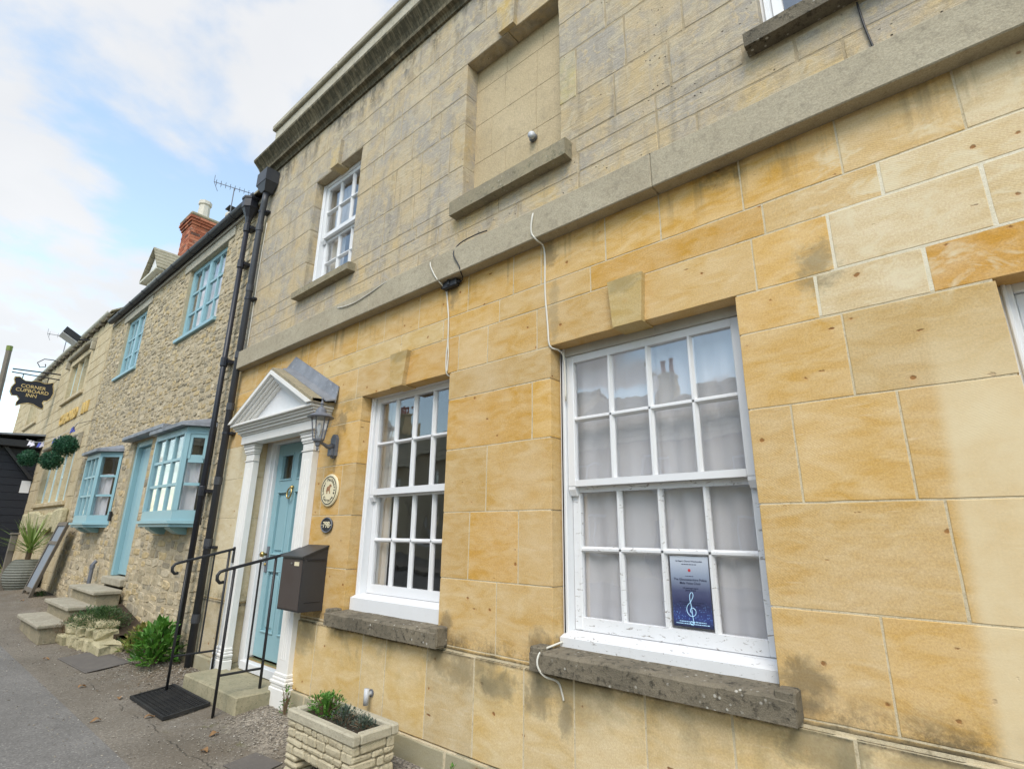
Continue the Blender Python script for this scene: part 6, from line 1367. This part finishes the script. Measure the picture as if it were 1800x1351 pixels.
for (x, y), lab in LV:
    mb = MB(); a = q.uniform(0, 6); z = ground_z(x, y) + .012; d = Vector((math.cos(a), math.sin(a), .1)); p = Vector((x, y, z)); sd_ = Vector((-d.y, d.x, 0))
    n_ = 6; L = .075; vs = []
    for k in range(n_ + 1):
        t = k / n_; wv = .022 * math.sin(PI * min(.98, t + .06)) ** .8; cc = p + d * (t - .5) * L + Vector((0, 0, .010 * math.sin(t * 5)))
        vs += [cc - sd_ * wv + Vector((0, 0, .012 * math.sin(t * 3))), cc, cc + sd_ * wv + Vector((0, 0, .006))]
    mb.add(vs, [(k * 3 + j, k * 3 + j + 1, k * 3 + j + 4, k * 3 + j + 3) for k in range(n_) for j in (0, 1)]); tag(mb.build('dead_leaf', 'dryleaf'), lab, 'leaf')
mb = MB(); oc = [(1, 0, 0), (-1, 0, 0), (0, 1, 0), (0, -1, 0), (0, 0, 1), (0, 0, -1)]; of = [(0, 2, 4), (2, 1, 4), (1, 3, 4), (3, 0, 4), (2, 0, 5), (1, 2, 5), (3, 1, 5), (0, 3, 5)]
def peb(x, y, s_):
    z = ground_z(x, y) + .006; a = q.uniform(0, 6); c, sn = math.cos(a), math.sin(a); sx, sy, sz_ = s_ * q.uniform(.7, 1.4), s_ * q.uniform(.6, 1.2), s_ * q.uniform(.4, .8)
    mb.add([(x + (v[0] * sx * c - v[1] * sy * sn), y + (v[0] * sx * sn + v[1] * sy * c), z + v[2] * sz_) for v in oc], of)
for k in range(14000):
    r_ = q.random()
    if r_ < .55: x = q.uniform(-4.85, -1.2); y = -abs(q.gauss(0, .30)) - .05
    elif r_ < .86: x = q.uniform(-9.0, -6.0); y = -abs(q.gauss(0, .32)) - .05
    else: x = q.uniform(-12, -2.5); y = -q.uniform(.1, 1.5) ** 1.0
    if -5.98 < x < -4.83 and y > -.39: continue
    if mx0 < x < mx1 and my0 < y < my1: continue
    peb(x, y, q.choice((.003, .004, .005, .006, .008)) * (1.3 if q.random() < .04 else 1))
stuff(mb.build('gravel', 'pebble')); g_ = bpy.data.objects['gravel']; tag(g_, 'loose gravel and grit scattered along the foot of the walls', 'gravel')
mb = MB()
for k in range(500):
    x = q.uniform(-9.2, -6.1); y = -abs(q.gauss(0, .3)) - .08; a = q.uniform(0, 6); p = Vector((x, y, ground_z(x, y) + .008)); mb.leaf(p, Vector((math.cos(a), math.sin(a), q.uniform(-.05, .15))), Vector((0, 0, 1)), q.uniform(.02, .05), q.uniform(.004, .018), .1, .05)
stuff(mb.build('leaf_litter', 'drystem')); tag(bpy.data.objects['leaf_litter'], 'brown leaf litter under the larger bay window', 'leaf litter')

# ------------------------------------------------------------------ houses across the street (seen in the window reflections)
def opposite(x0, x1, ze, zr, label, chx, wall):
    h = thing('terraced_house', label, 'house', ((x0 + x1) / 2, -13.2, 0), 'terrace across the street'); yf = -13.0; W2 = x1 - x0
    nW = max(2, int(W2 / 2.2)); ops = []
    for i in range(nW):
        c = x0 + W2 * (i + .5) / nW
        ops.append((c - .5, c + .5, .9, 2.1) if i != nW // 2 else (c - .48, c + .48, 0.02, 2.1)); ops.append((c - .5, c + .5, ze - 1.55, ze - .45))
    mb = MB(); wall_cells(mb, x0, x1, -.1, ze, yf - .35, yf, ops); mb.build('wall', wall, h)
    mb = MB(); mb.box(x0, x0 + .3, yf - 6, yf - .36, -.1, ze); mb.box(x1 - .3, x1, yf - 6, yf - .36, -.1, ze); mb.box(x0, x1, yf - .9, yf - .85, 0, ze)
    mb.prism([(yf - .01, ze), (yf - 6, ze), (yf - 3, zr - .05)], 'x', x0, x0 + .3); mb.prism([(yf - .01, ze), (yf - 6, ze), (yf - 3, zr - .05)], 'x', x1 - .3, x1); mb.build('gable', wall, h)
    mb = MB()
    for k in range(9):
        t0, t1 = k / 9, min(1, (k + 1.3) / 9)
        for sg in (0, 1):
            y0, y1 = yf + .2 - 3.2 * t0, yf + .2 - 3.2 * t1
            if sg: y0, y1 = 2 * (yf - 3) - y0, 2 * (yf - 3) - y1
            mb.quadprism((x0 - .05, y0, ze - .05 + (zr - ze) * t0 + .03), (x1 + .05, y0, ze - .05 + (zr - ze) * t0 + .03), (x1 + .05, y1, ze - .05 + (zr - ze) * t1), (x0 - .05, y1, ze - .05 + (zr - ze) * t1), (0, 0, .04))
    mb.build('roof', 'slate', h)
    for (a, b, c, d) in ops:
        if c < .1:
            dd = MB(); dd.cbox(a, b, yf - .25, yf - .2, c, d, .004); dd.build('door', 'oldwood', h); continue
        wn = node('window', ((a + b) / 2, yf - .12, c), h); m = MB()
        for bx in ((a, a + .07, c, d), (b - .07, b, c, d), (a + .07, b - .07, c, c + .07), (a + .07, b - .07, d - .07, d), ((a + b) / 2 - .03, (a + b) / 2 + .03, c + .07, d - .07)): m.box(bx[0], bx[1], yf - .18, yf - .12, bx[2], bx[3])
        m.build('frame', 'white', wn); m = MB(); m.box(a + .05, b - .05, yf - .155, yf - .15, c + .05, d - .05); m.build('pane', 'glass', wn)
    cc = node('chimney', (chx, yf - 3, zr - .5), h); m = MB(); m.cbox(chx - .4, chx + .4, yf - 3.3, yf - 2.7, zr - .6, zr + .95, .01); m.cbox(chx - .46, chx + .46, yf - 3.36, yf - 2.64, zr + .951, zr + 1.08, .02); m.build('stack', 'inn_wall', cc)
    for e in (-.2, .2): m = MB(); m.lathe([(.13, 0), (.11, .4), (.14, .42), (.14, .48), (.08, .48)], (chx + e, yf - 3, zr + 1.08), 10); m.build('chimney_pot', 'terracotta', cc)
opposite(-30, -20, 4.7, 7.0, 'stone terrace house across the street, far left', -24, 'inn_wall'); opposite(-19.95, -11.6, 4.9, 7.4, 'taller stone house across the street facing the pub', -14.2, 'mortar_rub')
opposite(-11.55, -3.4, 4.5, 6.8, 'stone house across the street reflected in the large sash window', -8.6, 'inn_wall'); opposite(-3.35, 6.5, 4.8, 7.1, 'stone house across the street behind the photographer', 1.0, 'mortar_rub')
